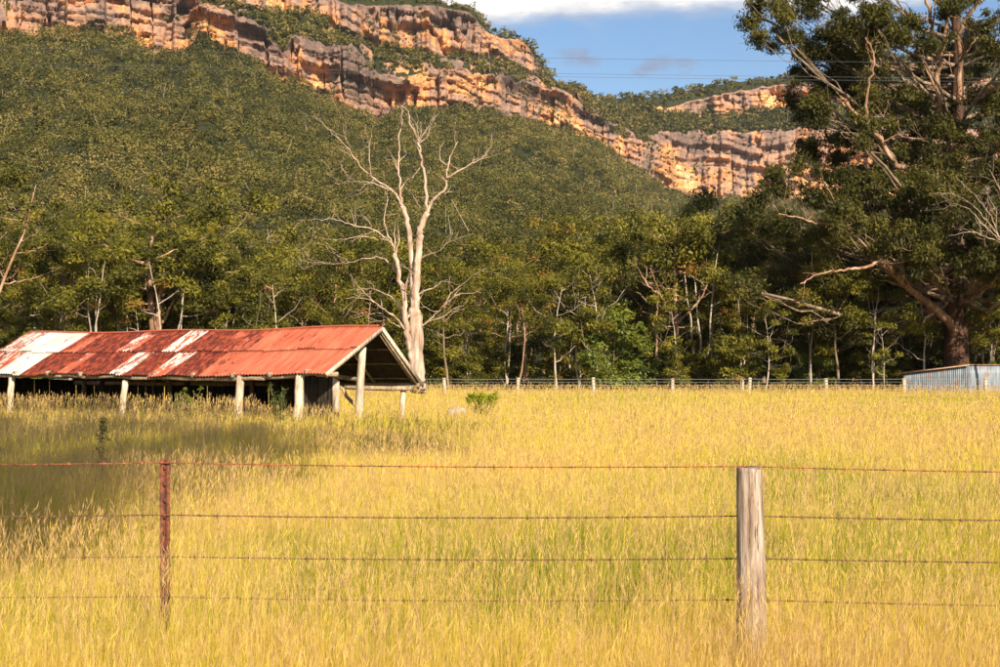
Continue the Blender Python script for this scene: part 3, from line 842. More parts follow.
def slab_wall(name, p0, p1, zt0, zt1, n, seed, mat='dark_board', gap=0.02, zb=None):
    rng = np.random.default_rng(seed); m = MB(); p0 = np.array(p0); p1 = np.array(p1)
    d = (p1 - p0) / np.linalg.norm(p1 - p0); nn = np.cross(d, UP)
    W = np.linalg.norm(p1 - p0) / n
    for k in range(n):
        t = (k + 0.5) / n; c = p0 + (p1 - p0) * t + nn * rng.normal() * 0.015
        zt = zt0 + (zt1 - zt0) * t - rng.random() * 0.04
        z0 = (GS - 0.1) if zb is None else zb
        m.box(c + UP * ((zt + z0) / 2), ((W - gap) / 2, 0.015, (zt - z0) / 2), (d, nn, UP), rng.random())
    return wood_part(name, m, mat)
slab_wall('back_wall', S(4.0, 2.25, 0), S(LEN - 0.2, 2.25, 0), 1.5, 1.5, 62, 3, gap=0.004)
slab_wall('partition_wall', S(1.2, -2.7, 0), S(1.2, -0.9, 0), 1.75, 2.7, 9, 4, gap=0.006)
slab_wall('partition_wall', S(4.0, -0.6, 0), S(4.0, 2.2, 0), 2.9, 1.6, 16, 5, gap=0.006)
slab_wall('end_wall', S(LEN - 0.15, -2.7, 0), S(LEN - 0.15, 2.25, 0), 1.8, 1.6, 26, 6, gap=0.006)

# ================================================================== SMALL IRON SHED
def corr_wall(name, p0, p1, z0, zt0, zt1, parent, mat, base, wl=0.13, amp=0.014, attrs=None):
    p0 = np.array([*p0, 0.0]); p1 = np.array([*p1, 0.0]); L = np.linalg.norm(p1 - p0); d = (p1 - p0) / L; nn = np.cross(d, UP)
    n = int(L / wl * 8); t = np.linspace(0, 1, n)
    off = amp * np.cos(t * L / wl * 2 * math.pi)
    V = []
    for q in np.linspace(0, 1, 5):
        z = z0 + ((zt0 + (zt1 - zt0) * t) - z0) * q
        V.append(p0 + (p1 - p0) * t[:, None] + nn * off[:, None] + UP * z[:, None])
    i, j = np.meshgrid(np.arange(4), np.arange(n - 1), indexing='ij')
    Q = np.stack([i * n + j, i * n + j + 1, (i + 1) * n + j + 1, (i + 1) * n + j], -1).reshape(-1, 4)
    o = mesh_np(name, np.vstack(V), Q, mat, parent, None, True, base)
    sm = o.modifiers.new('thickness', 'SOLIDIFY'); sm.thickness = 0.003
    return o
gB = float(gz(92))
cA = at(904, 371, 93.5); cB = at(969, 371, 91.0); cC = at(1035, 371, 95.5)
cD = cA + (cC - cB)
ish = empty('iron_shed', (float(cB[0]), float(cB[1]), gB))
tag(ish, 'low grey corrugated iron shed with sloping roof beneath the huge gum', 'shed')
ib = np.array([cB[0], cB[1], gB])
zA = CAMZ - 3.0 * 93.5 / F + 0.0; zA = CAMZ + (HZ - 373.5) * 93.5 / F; zB = CAMZ + (HZ - 366.0) * 91 / F; zC = zB; zD = zA
corr_wall('front_wall', cA[:2], cB[:2], gB - 0.2, zA, zB, ish, M['galv'], ib)['label'] = 'sunlit grey corrugated wall with rust streaks'
corr_wall('side_wall', cB[:2], cC[:2], gB - 0.2, zB, zC, ish, M['galv'], ib)
corr_wall('back_wall', cD[:2], cC[:2], gB - 0.2, zA, zC, ish, M['galv'], ib)
corr_wall('side_wall', cA[:2], cD[:2], gB - 0.2, zA, zD, ish, M['galv'], ib)
def up_(p, z): return np.array([p[0], p[1], z])
dAB = (cB - cA) / np.linalg.norm(cB - cA); dBC = (cC - cB) / np.linalg.norm(cC - cB)
rp = [up_(cA - dAB * 0.45 - dBC * 0.25, zA - 0.02), up_(cB + dAB * 0.12 - dBC * 0.25, zB + 0.07), up_(cC + dAB * 0.12 + dBC * 0.2, zC + 0.07), up_(cD - dAB * 0.45 + dBC * 0.2, zA - 0.02)]
n = 300; t = np.linspace(0, 1, n)[:, None]
V = []
for q in np.linspace(0, 1, 4):
    p = rp[0] + (rp[1] - rp[0]) * q; r = rp[3] + (rp[2] - rp[3]) * q
    V.append(p + (r - p) * t + UP * (0.012 * np.cos(t * 38 * 2 * math.pi) + 0.03))
i, j = np.meshgrid(np.arange(3), np.arange(n - 1), indexing='ij')
Q = np.stack([i * n + j, i * n + j + 1, (i + 1) * n + j + 1, (i + 1) * n + j], -1).reshape(-1, 4)
mesh_np('roof', np.vstack(V), Q, M['galv_rust'], ish, None, True, ib).modifiers.new('thickness', 'SOLIDIFY').thickness = 0.004
m = MB(); m.beam(rp[0] + dBC * 0.06, rp[1] + dBC * 0.06, 0.05, 0.08); m.build('fascia', M['galv_rust'], ish, False, ib)
m = MB(); m.beam(up_(cB - dBC * 0.03, gB - 0.1), up_(cB - dBC * 0.03, zB), 0.09, 0.09); m.build('corner_post', M['fence_wood'], ish, False, ib)
for f_ in (0.22, 0.62, 0.85):
    m = MB(); p = cB + (cC - cB) * f_ + np.cross(dBC, UP) * 0.1
    m.beam(up_(p, gB - 0.1), up_(p, zB), 0.14, 0.08); m.build('wall_post', M['fence_wood'], ish, False, ib)

# ================================================================== FENCES
YF2 = 85.0
far = empty('paddock_fence', (0, YF2, float(gz(YF2))))
tag(far, 'long timber post and wire fence across the far edge of the paddock', 'fence')
fb = np.array([0, YF2, float(gz(YF2))])
rf = np.random.default_rng(5)
fp = [444.5, 518, 593.5, 672.5, 749.5, 826, 904, 985.5, 1064, 1142, 370, 295, 220, 145, 70, -5, -80]
for k, pxx in enumerate(fp):
    p = at(pxx, HZ, YF2); h = 1.28 + rf.normal() * 0.04; lean = rf.normal() * 0.02
    zt = CAMZ - (377.8 - HZ) * YF2 / F + rf.normal() * 0.03
    m = MB(); m.tube([(p[0] - lean, YF2, 0.1), (p[0] - lean * 0.3, YF2, 0.8), (p[0] + lean, YF2, zt)], [0.12, 0.115, 0.11], 8, rough=0.15)
    m.build('post', M['fence_wood'], far, True, fb)
for k, pxx in enumerate(np.arange(-60, 1130, 25.6)):          # thin intermediate droppers
    if min(abs(pxx - q) for q in fp) < 9: continue
    p = at(pxx, HZ, YF2)
    m = MB(); m.tube([(p[0], YF2 + 0.02, 0.3), (p[0] + rf.normal() * 0.02, YF2 + 0.02, CAMZ - (380.5 - HZ) * YF2 / F)], 0.018, 6)
    m.build('dropper', M['grey_bark'], far, True, fb)
xL, xR = at(-90, 0, YF2)[0], at(1160, 0, YF2)[0]
for q, py in enumerate((379.3, 382.2, 385.2, 390, 395)):
    z = CAMZ - (py - HZ) * YF2 / F; xx = np.linspace(xL, xR, 60)
    m = MB(); m.tube(np.stack([xx, np.full(60, YF2 - 0.13), z + 0.012 * np.sin(xx * 1.33 + q)], -1), 0.012 if q in (0, 2) else 0.008, 6); m.build('wire', M['far_wire'], far, True, fb)

near = empty('barbed_wire_fence', (float(at(750, 0, 8.8)[0]), 8.8, float(gz(8.8))))
tag(near, 'rusty four strand barbed wire fence across the foreground grass', 'fence')
nb = np.array([float(at(750, 0, 8.8)[0]), 8.8, float(gz(8.8))])
# round weathered strainer post
top = at(750, 468.5, 8.8); bot = at(750.5, 664, 8.8); bot[2] = -0.15
n = 90; sides = 48; V = []; z = np.linspace(bot[2], top[2], n)
th = np.arange(sides) * 2 * math.pi / sides
for k in range(n):
    t = k / (n - 1)
    r = 0.092 - 0.010 * t ** 2 + 0.004 * math.sin(3 * t + 1)
    rr = r * (1 + 0.03 * np.sin(2 * th + 1) + 0.018 * np.sin(5 * th + 2 * t) + 0.06 * (fbm(th * 5.5, np.full(sides, t * 3), 9, 3) - 0.5)
              - 0.05 * np.clip(vnoise(th * 7, np.full(sides, t * 2.5), 4) - 0.78, 0, 1) * 4)
    cx = bot[0] + (top[0] - bot[0]) * t + 0.008 * math.sin(t * 4); cy = 8.8
    zk = z[k] + (0.006 * np.sin(th * 2) + 0.008 * vnoise(th * 4, th * 0, 3) if k == n - 1 else 0)
    V.append(np.stack([cx + rr * np.cos(th), cy + rr * np.sin(th), np.full(sides, 0) + zk], -1))
V.append(V[-1] * 0.35 + V[-1].mean(0) * 0.65 - np.array([0, 0, 0.004]))
V = np.vstack(V); nn_ = n + 1
i, j = np.meshgrid(np.arange(nn_ - 1), np.arange(sides), indexing='ij')
Q = np.stack([i * sides + j, i * sides + (j + 1) % sides, (i + 1) * sides + (j + 1) % sides, (i + 1) * sides + j], -1).reshape(-1, 4)
b0 = (nn_ - 1) * sides
Q = np.vstack([Q, [[b0 + k, b0 + k + 1, b0 + sides - 2 - k, b0 + sides - 1 - k] for k in range(sides // 2 - 1)]])
pm, pnt, pout = new_mat('grey_split_post')
tcn = pnt.nodes.new('ShaderNodeTexCoord'); ov = tcn.outputs['Object']
g1 = noise(pnt, ov, 1, 8, 0.7, (30, 30, 2.2)); g2 = noise(pnt, ov, 1, 4, 0.5, (9, 9, 3)); g3 = noise(pnt, ov, 1, 5, 0.6, (70, 70, 5))
r1 = ramp(pnt, [(0.34, (0.10, 0.065, 0.045)), (0.44, (0.25, 0.19, 0.15)), (0.56, (0.38, 0.32, 0.28)), (0.68, (0.54, 0.48, 0.43))]); pnt.links.new(g1, r1.inputs[0])
r2 = ramp(pnt, [(0.35, (0.72, 0.66, 0.60)), (0.6, (1.05, 1.03, 1.0))]); pnt.links.new(g2, r2.inputs[0])
r3 = ramp(pnt, [(0.33, (0.18, 0.12, 0.09)), (0.42, (1, 1, 1))]); pnt.links.new(g3, r3.inputs[0])
cc_ = mix(pnt, 1, mix(pnt, 1, r1.outputs[0], r2.outputs[0], 'MULTIPLY'), r3.outputs[0], 'MULTIPLY')
pb = N(pnt, 'ShaderNodeBsdfPrincipled', i_Roughness=0.9); pb.inputs['Specular IOR Level'].default_value = 0.15
pnt.links.new(cc_, pb.inputs['Base Color'])
bp = N(pnt, 'ShaderNodeBump', i_Strength=0.9, i_Distance=0.006)
pnt.links.new(math_(pnt, 'ADD', g1, g3), bp.inputs['Height']); pnt.links.new(bp.outputs[0], pb.inputs['Normal'])
pnt.links.new(pb.outputs[0], pout.inputs[0])
p_ = mesh_np('post', V, Q, pm, near, None, True, nb); p_['label'] = 'thick weathered grey timber post'
# knot hole slot low on the post
# steel Y posts
def steel_post(px_t, py_t, Yp):
    T = at(px_t, py_t, Yp); Bt = T.copy(); Bt[2] = -0.1; Bt[0] -= 0.004
    m = MB()
    for k in range(3):
        a = math.radians(90 + 120 * k + 8); d = np.array([math.cos(a), math.sin(a), 0]); pr = np.array([-math.sin(a), math.cos(a), 0])
        c = (T + Bt) / 2 + d * 0.018
        m.box(c, (0.019, 0.004, (T[2] - Bt[2]) / 2), (d, pr, UP))
    for zq in np.arange(0.2, T[2], 0.11):
        m.box((T[0], T[1] - 0.022, zq), (0.006, 0.005, 0.012))
    o = m.build('steel_post', M['rust_steel'], near, False, nb); o['label'] = 'rusted red steel star post'
steel_post(165.5, 459.5, 9.25)
steel_post(-430, 459, 9.7); steel_post(1330, 472, 8.4)
wr = np.random.default_rng(9)
for q, (p0, p1, p2, p3) in enumerate(((461.5, 462.5, 467.5, 471.5), (514, 514.5, 517.5, 519), (555, 556, 560.5, 562), (594, 596, 602, 605))):
    ctrl = [(-430, p0 - 1, 9.7), (165.5, p1, 9.25), (750, p2, 8.8), (1330, p3 + 1, 8.4)]
    P = []
    for (a, b) in zip(ctrl[:-1], ctrl[1:]):
        A = at(*a); B = at(*b)
        if a[0] == 750: A[1] += 0.096
        if b[0] == 750: B[1] += 0.096
        A[1] -= 0.03 * (a[0] != 750); B[1] -= 0.03 * (b[0] != 750)
        t = np.linspace(0, 1, 400, endpoint=(b[0] == 1330))[:, None]
        P.append(A + (B - A) * t - UP * (0.012 + 0.01 * wr.random()) * 4 * t * (1 - t))
    P = np.vstack(P); L = np.concatenate([[0], np.cumsum(np.linalg.norm(np.diff(P, axis=0), axis=1))])
    m = MB()
    for ph in (0, math.pi):
        tw = np.stack([0 * L, np.cos(L * 2 * math.pi / 0.07 + ph) * 0.0026, np.sin(L * 2 * math.pi / 0.07 + ph) * 0.0026], -1)
        m.tube(P + tw, 0.0023, 5, cap=False)
    s_ = wr.random() * 0.1
    while s_ < L[-1]:
        c = np.array([np.interp(s_, L, P[:, k]) for k in range(3)])
        m.tube([c - np.array([0.012, 0, 0]), c + np.array([0.012, 0, 0])], 0.0058, 6)
        for sg in (0, 1):
            a = wr.random() * 3.14; d = np.array([0.25 * (sg - 0.5), math.cos(a), math.sin(a)]); d /= np.linalg.norm(d)
            m.tube([c - d * 0.019, c + d * 0.019], 0.0016, 4)
        s_ += 0.125 + wr.normal() * 0.006
    if q == 0:
        o = m.build('wire', M['barb_red'], near, False, nb); o['label'] = 'top strand, red with rust'
    else: m.build('wire', M['barb'], near, False, nb)

# ================================================================== OVERHEAD WIRES
for q, (ya, yb, Yw, sg, what) in enumerate(((41, 57, 60, 6, 'highest overhead wire, alone above the other two'), (57, 72, 60.6, 6, 'middle overhead wire of the three crossing the sky'), (60, 75.5, 61.4, 6, 'lowest overhead wire of the three crossing the sky'))):
    A = at(-500, ya - 8, Yw); B = at(1500, yb + 8, Yw)
    t = np.linspace(0, 1, 80)[:, None]
    P = A + (B - A) * t - UP * sg * 0.06 * 4 * t * (1 - t)
    m = MB(); m.tube(P, 0.0065, 6, cap=False)
    o = m.build('power_line', M['cable'], None, True, (float(A[0]), Yw, float(A[2])))
    tag(o, what, 'power line', 'power lines crossing above the paddock')

# ================================================================== DEAD TREE
YD = 72.0
db = at(417, 371, YD); db[2] = float(gz(YD))
dead = empty('dead_tree', db)
tag(dead, 'tall bare silver and pink dead gum tree standing behind the end of the shed', 'dead tree')
K7 = lambda pts: [(280 + x / 2.15, 90 + y / 2.15) for x, y in pts]
def limb(name, pts, r0, r1, dy, parent, base, Yc, mat, n=None, seed=0, twigs=0, sides=8, y0=0.0):
    """pts: px,py list; dy: how far the tip swings towards (-) or away from the camera; y0 the same at the root"""
    rng = np.random.default_rng(seed + int(pts[0][0] * 7 + pts[-1][1] * 13))
    m = len(pts)
    P = np.array([at(p[0], p[1], Yc + y0 + (dy - y0) * (k / (m - 1)) ** 1.0) for k, p in enumerate(pts)])
    n = n or max(6, m * 5)
    P = smooth_path(P, n)
    L = np.linalg.norm(P[-1] - P[0])
    w = rng.normal(size=(n, 3)) * 0.010 * L; w[0] = 0
    P = P + w * 0.6
    if parent is not None and parent.name.startswith('dead_tree'): kq = 0.78 if name == 'trunk' else (0.64 if name == 'limb' else 0.52); r0 *= kq; r1 *= kq
    t = np.linspace(0, 1, n)
    mb_ = MB(); mb_.tube(P, r0 + (r1 - r0) * t ** 0.8, sides, rough=0.06)
    for q in range(int(twigs * 1.8)):
        k = int(n * (0.3 + 0.65 * rng.random())); k = min(k, n - 2)
        d = P[k + 1] - P[k]; d /= np.linalg.norm(d) + 1e-9
        v = d * 0.6 + rng.normal(size=3) * 0.55 + np.array([0, 0, 0.25]); v /= np.linalg.norm(v)
        l = L * (0.12 + 0.22 * rng.random())
        T = curve(P[k], P[k] + v * l, rng.normal(size=3) * 0.12, 6, 0.03, rng)
        rk = (r0 + (r1 - r0) * (k / n) ** 0.8) * 0.45
        mb_.tube(T, np.linspace(rk, 0.008, 6), 5, cap=False)
        if rng.random() < 0.6:
            e = T[3] + (v + rng.normal(size=3) * 0.5) * l * 0.5
            mb_.tube(curve(T[3], e, (0, 0, -0.1), 4, 0.03, rng), np.linspace(rk * 0.5, 0.006, 4), 4, cap=False)
    mb_.build(name, mat, parent, True, base)
    return P
WB = M['dead_bark'] = wood_mat('silvered_dead_wood', (0.17, 0.10, 0.07), (0.44, 0.31, 0.24), (0.62, 0.52, 0.45), 1.3, (4, 4, 0.45), 0.8, 0.4, 0.03)
dz = dict(parent=dead, base=db, Yc=YD, mat=WB)
limb('trunk', [(418, 392), (417.5, 380), (416.5, 352), (416, 325), (415, 310)], 0.56, 0.42, 0, **dz, sides=14)
limb('limb', [(415, 312), (416, 285), (418, 262), (419.5, 240), (421, 228), (427, 213)], 0.36, 0.24, -0.4, **dz, sides=10)
limb('limb', [(414.5, 312), (413, 282), (410, 240), (405, 212), (401.5, 206)], 0.30, 0.17, 0.5, **dz, sides=10)
limb('limb', [(415, 378), (411, 352), (407, 335), (404.5, 315), (403.5, 296), (398, 270), (395.5, 254)], 0.32, 0.16, -0.8, **dz, sides=10, twigs=4)
B_ = lambda pts, r0, r1, dy, tw, y0=0.0: limb('branch', K7(pts), r0, r1, dy, **dz, twigs=tw, y0=y0)
B_([(315, 267), (312, 200), (305, 150), (298, 110), (280, 75), (275, 50), (258, 28)], 0.17, 0.03, -0.2, 4, -0.4)
B_([(298, 112), (315, 85), (330, 55), (336, 38)], 0.07, 0.015, -0.9, 2, -0.3)
B_([(299, 115), (318, 98), (324, 75), (342, 48)], 0.06, 0.015, 0.5, 2, -0.3)
B_([(317, 265), (330, 235), (355, 212), (358, 185), (364, 150), (380, 112)], 0.17, 0.03, -1.2, 4, -0.4)
B_([(357, 190), (400, 165), (430, 150), (445, 135), (458, 112)], 0.085, 0.015, -1.6, 4, -0.9)
B_([(428, 151), (462, 140), (482, 137)], 0.035, 0.01, -1.9, 1, -1.3)
B_([(362, 165), (345, 150), (344, 128), (352, 112)], 0.05, 0.012, 0.2, 1, -0.9)
B_([(262, 250), (258, 215), (255, 170), (256, 110), (262, 62), (260, 35)], 0.14, 0.02, 0.9, 3, 0.5)
B_([(258, 215), (272, 195), (285, 188), (300, 168)], 0.07, 0.02, 1.4, 2, 0.6)
B_([(262, 250), (240, 215), (200, 190), (175, 165), (150, 130), (125, 105), (98, 78)], 0.13, 0.02, -2.2, 5, 0.4)
B_([(196, 188), (192, 140), (195, 105), (200, 75)], 0.05, 0.012, -1.2, 2, -0.8)
B_([(240, 216), (200, 200), (160, 196), (120, 203), (80, 212)], 0.08, 0.012, 1.8, 3, 0.3)
B_([(200, 200), (186, 214), (162, 226), (140, 232)], 0.04, 0.01, 1.6, 1, 0.9)
B_([(248, 350), (235, 325), (200, 300), (150, 290), (110, 278), (40, 280)], 0.11, 0.015, -2.4, 5, -0.8)
B_([(235, 325), (210, 320), (170, 315), (128, 322), (88, 318)], 0.06, 0.012, -1.0, 3, -0.9)
B_([(248, 342), (228, 300), (225, 262), (232, 238), (226, 215)], 0.09, 0.02, 0.6, 2, -0.8)
B_([(256, 400), (230, 366), (200, 360), (150, 370), (110, 374), (62, 370), (35, 362)], 0.09, 0.012, 1.8, 4, -0.5)
B_([(62, 370), (50, 385), (32, 362), (26, 350)], 0.02, 0.006, 1.9, 1, 1.7)
B_([(272, 520), (250, 490), (220, 470), (190, 450), (140, 447)], 0.12, 0.015, -2.0, 4, -0.2)
B_([(220, 470), (186, 440), (165, 418), (152, 398)], 0.05, 0.012, -2.4, 2, -1.2)
B_([(266, 500), (246, 452), (205, 430), (170, 428), (140, 432)], 0.09, 0.015, 1.5, 3, -0.2)
B_([(262, 510), (240, 500), (215, 480), (180, 485), (160, 490)], 0.05, 0.01, -1.0, 2, -0.3)
B_([(288, 525), (318, 497), (345, 470), (370, 435), (400, 410), (440, 383)], 0.12, 0.015, -1.8, 4, 0)
B_([(345, 470), (380, 441), (415, 436), (428, 432)], 0.05, 0.01, -1.0, 2, -0.8)
B_([(318, 497), (350, 488), (372, 470), (396, 464)], 0.05, 0.01, 0.9, 2, -0.4)
B_([(302, 362), (322, 352), (345, 345), (365, 326), (415, 309)], 0.08, 0.012, -1.6, 3, -0.2)
B_([(345, 345), (352, 325), (370, 308)], 0.035, 0.01, -1.2, 1, -0.8)
B_([(290, 440), (330, 425), (352, 412), (385, 420)], 0.06, 0.01, 1.4, 2, 0)
B_([(318, 262), (300, 250), (285, 225), (270, 208)], 0.05, 0.012, 1.0, 1, -0.3)
B_([(293, 400), (275, 385), (262, 378), (245, 362)], 0.06, 0.012, -1.5, 1, 0)

# ================================================================== TREES DRAWN FROM THEIR LIMBS AND LOBES
def lobed_tree(name, label, Y, base_px, trunk, rtrunk, lobes, leafm, barkm, seed, clump=0.95, per=170, leaf=0.3, dens=1.0, limb_r=0.10, extra=(), group=None, depth=1.0, bark2=None, cat='tree', asp=2.2, zjoin=0.25):
    """trunk: px path; lobes: (px, py, rx, ry[, dY]) masses of foliage at real distance Y + dY"""
    rng = np.random.default_rng(seed)
    base = at(base_px, HZ, Y); base[2] = float(gz(Y))
    root = empty(name, base); tag(root, label, cat, group)
    P = np.array([at(p[0], p[1], Y + (p[2] if len(p) > 2 else 0)) for p in trunk]); P[0][2] = base[2] - 0.2
    n = len(trunk) * 6; P = smooth_path(P, n)
    t = np.linspace(0, 1, n)
    rr = rtrunk * (1 - 0.8 * t); rr[:2] *= 1.15
    mb_ = MB(); mb_.tube(P, rr, 16, rough=0.07)
    mb_.build('trunk', barkm, root, True, base)
    cents = []; rads = []; tones = []
    tw = MB()
    for L in lobes:
        dY = L[4] if len(L) > 4 else rng.normal() * 2.5 * depth
        c = at(L[0], L[1], Y + dY); sc = (Y + dY) / F; rx, rz = L[2] * sc, L[3] * sc; ry = (rx + rz) / 2 * 0.9
        # the limb that carries this mass leaves the trunk well below it
        h = c[2] - np.hypot(c[0] - P[:, 0], c[1] - P[:, 1]) * (zjoin + 0.35 * rng.random())
        k = int(np.argmin(np.abs(P[:, 2] - np.clip(h, P[n // 4, 2], P[-1, 2]))))
        le = np.linalg.norm(c - P[k])
        Lb = curve(P[k], c + np.array([0, 0, -rz * 0.2]), (rng.normal() * 0.06, rng.normal() * 0.06, -0.10 + rng.normal() * 0.03), 12, 0.012, rng)
        r_ = min(rr[k] * 0.6, limb_r * (0.35 + le / 12))
        lm = MB(); lm.tube(Lb, np.linspace(r_, r_ * 0.3, 12), 8, rough=0.06, cap=False)
        m = max(3, int(dens * rx * rz * 2.1 / clump ** 2))
        u = rng.normal(size=(m, 3)); u /= np.linalg.norm(u, axis=1)[:, None]
        u *= (0.45 + 0.55 * rng.random((m, 1)) ** 0.6)
        cc = c + u * np.array([rx, ry, rz])
        for q in cc:
            kk = rng.integers(5, 12)
            T = curve(Lb[kk], q, (rng.normal() * 0.1, rng.normal() * 0.1, -0.12), 6, 0.03, rng)
            lm.tube(T, np.linspace(r_ * 0.22, 0.012, 6), 5, cap=False)
        lm.build('limb', M['grey_bark'] if bark2 else barkm, root, True, base)
        cents.append(cc); rads.append(clump * (0.45 + 0.95 * rng.random(m) ** 1.5)); tones.append(0.2 + 0.5 * rng.random(m) + 0.1 * rng.normal())
    for (pts, r0, r1, dy, y0) in extra:
        limb('limb', pts, r0, r1, dy, root, base, Y, bark2 or barkm, twigs=3, y0=y0)
    cents = np.vstack(cents); rads = np.concatenate(rads); tones = np.concatenate(tones)
    V, Q, T = leaf_cloud(cents, rads, (per * (rads / clump) ** 2).astype(int) + 8, leaf, 0.9, 0.25, asp, 1.4, tones, 0.45, 0.15, rng)
    mesh_np('crown', V, Q, leafm, root, {'tone': T}, False, base)
    return root

big = [(772, 22, 30, 30), (792, 52, 26, 20), (755, 12, 14, 18), (818, 20, 32, 32), (825, 60, 32, 30), (800, 92, 22, 16), (862, 20, 26, 26), (858, 72, 30, 26), (832, 108, 34, 22, -3),
       (880, 105, 36, 30, -4), (905, 25, 20, 24), (925, 95, 34, 26), (905, 66, 22, 14), (968, 20, 26, 30), (962, 62, 26, 20, 3), (975, 110, 38, 30, -3), (998, 95, 24, 20),
       (930, 140, 44, 30, -4), (875, 150, 40, 28, 2), (828, 150, 30, 22, 3), (985, 160, 44, 30, -2), (798, 178, 30, 20, -3), (772, 200, 22, 24, -4), (838, 190, 38, 24, -5), (885, 195, 42, 28, -4),
       (935, 190, 44, 30, -5), (800, 222, 38, 22, -5), (755, 228, 18, 16, -2), (852, 235, 44, 26, -6), (905, 240, 44, 28, -5), (770, 258, 30, 20, 1), (820, 268, 40, 20, -2), (955, 235, 40, 34, -7), (985, 205, 36, 30, -8),
       (985, 262, 30, 24, 5), (912, 282, 30, 22, 3), (875, 290, 40, 20, 3), (790, 295, 34, 18, 3), (1015, 290, 30, 22, 4), (840, 312, 36, 16, 5), (985, 250, 34, 34, -9), (940, 262, 32, 26, -9),
       (775, 300, 30, 24, -2), (815, 318, 36, 22, -2), (758, 335, 24, 22), (850, 332, 36, 20, -1), (890, 338, 30, 16), (742, 285, 20, 22), (800, 350, 30, 16), (735, 320, 18, 18), (900, 175, 36, 22, -3), (950, 190, 36, 24, -8), (870, 175, 30, 20, -6), (910, 120, 30, 22, 4), (985, 65, 26, 18, 6), (925, 60, 20, 16, 5), (1000, 135, 34, 26, 5), (960, 165, 34, 22, 6), (900, 300, 40, 18, 4), (890, 45, 24, 22), (945, 30, 26, 24, 3), (905, 95, 26, 22, 4), (985, 35, 28, 22, 4), (850, 45, 26, 24, 3), (940, 75, 26, 20, 4), (925, 245, 36, 24, -9), (1020, 250, 45, 30, -11), (1045, 215, 40, 30, -12), (1000, 225, 36, 26, -11), (1070, 280, 40, 24, -12), (895, 215, 40, 22, 3), (935, 215, 40, 24, 4), (980, 225, 40, 24, 5), (870, 262, 40, 22, 2), (910, 265, 40, 20, 6), (850, 200, 34, 20, 4), (1020, 40, 36, 34), (1050, 100, 46, 40), (1040, 165, 46, 36, -3), (1095, 150, 46, 40), (1080, 220, 50, 36, -4), (1045, 240, 44, 36, -7), (1120, 250, 44, 34), (1100, 60, 44, 40), (1150, 190, 40, 36), (1060, 285, 40, 26),
       (800, -18, 38, 26), (850, -30, 42, 30), (905, -45, 44, 34), (960, -40, 44, 34), (1020, -30, 46, 36), (930, -95, 50, 34), (990, -95, 50, 34), (880, -85, 40, 28), (1075, -10, 40, 36), (1040, -80, 44, 30)]
rb_ = np.random.default_rng(8)
while len(big) < 126:
    a, b = 770 + 235 * rb_.random(), -15 + 240 * rb_.random()
    if (a < 815 and 105 < b < 150) or (880 < a < 912 and 38 < b < 66) or (962 < a < 992 and 10 < b < 34) or a < 770 + (b - 90) * 0.25: continue
    big.append((a, b, 16 + 10 * rb_.random(), 13 + 8 * rb_.random(), rb_.normal() * 4))
ex = [([(957, 338), (948, 322), (932, 307), (905, 285), (893, 272), (880, 262)], 0.36, 0.20, -7.5, 0), ([(880, 262), (862, 268), (840, 270), (815, 276), (800, 284)], 0.13, 0.04, -8.5, -7.5),
      ([(950, 215), (918, 180), (893, 160), (876, 132), (846, 104)], 0.30, 0.12, -8, -1), ([(893, 160), (868, 122), (868, 90), (874, 60), (866, 38)], 0.15, 0.05, -7, -5),
      ([(952, 150), (938, 100), (939, 60), (932, 30), (926, -5)], 0.26, 0.12, -5, -1), ([(939, 55), (947, 25), (952, -8)], 0.16, 0.07, -5.4, -4), ([(936, 90), (922, 60), (915, 40)], 0.10, 0.04, -5, -4),
      ([(955, 130), (960, 70), (961, 30), (980, 0), (985, -15)], 0.22, 0.10, -4, -1), ([(961, 60), (975, 40), (990, 25)], 0.10, 0.04, -4, -3), ([(845, 226), (820, 224), (800, 218), (778, 214)], 0.12, 0.03, -9.5, -7), ([(843, 226), (836, 205), (826, 184)], 0.09, 0.03, -9, -7.5)]
lobed_tree('gum_tree', 'enormous dark spreading gum with pale upper limbs towering over the iron shed', 101, 957, [(957, 392), (956, 350), (955, 300), (955, 240), (954, 180), (956, 130), (958, 60), (955, 10), (950, -60)], 1.0, big, M['big_leaf'], M['dark_bark'], 3,
           clump=0.95, per=400, leaf=0.27, dens=1.35, limb_r=0.13, extra=ex, depth=1.5, bark2=M['pink_bark'], asp=3.2, zjoin=0.3)
# bare fallen fan of branches at the right edge
YB = 86.0
bb = at(1050, HZ, YB); bb[2] = float(gz(YB))
bt = empty('dead_tree', bb); tag(bt, 'bare grey dead branches reaching in at the right edge before the huge gum', 'dead tree')
bd = dict(parent=bt, base=bb, Yc=YB, mat=M['dead_bark'])
limb('trunk', [(1052, 392), (1048, 340), (1036, 285), (1012, 250)], 0.30, 0.12, 0, **bd)
for pts in ([(1012, 250), (1000, 240), (985, 226), (966, 207), (950, 203)], [(1004, 244), (988, 222), (970, 203), (950, 192)], [(1000, 240), (990, 215), (975, 196), (955, 176)], [(1008, 246), (985, 236), (968, 232), (948, 236)],
            [(995, 232), (996, 212), (985, 190)], [(1012, 250), (1006, 222), (1002, 196), (990, 170)]):
    limb('branch', pts, 0.07, 0.015, -1, **bd, twigs=4)

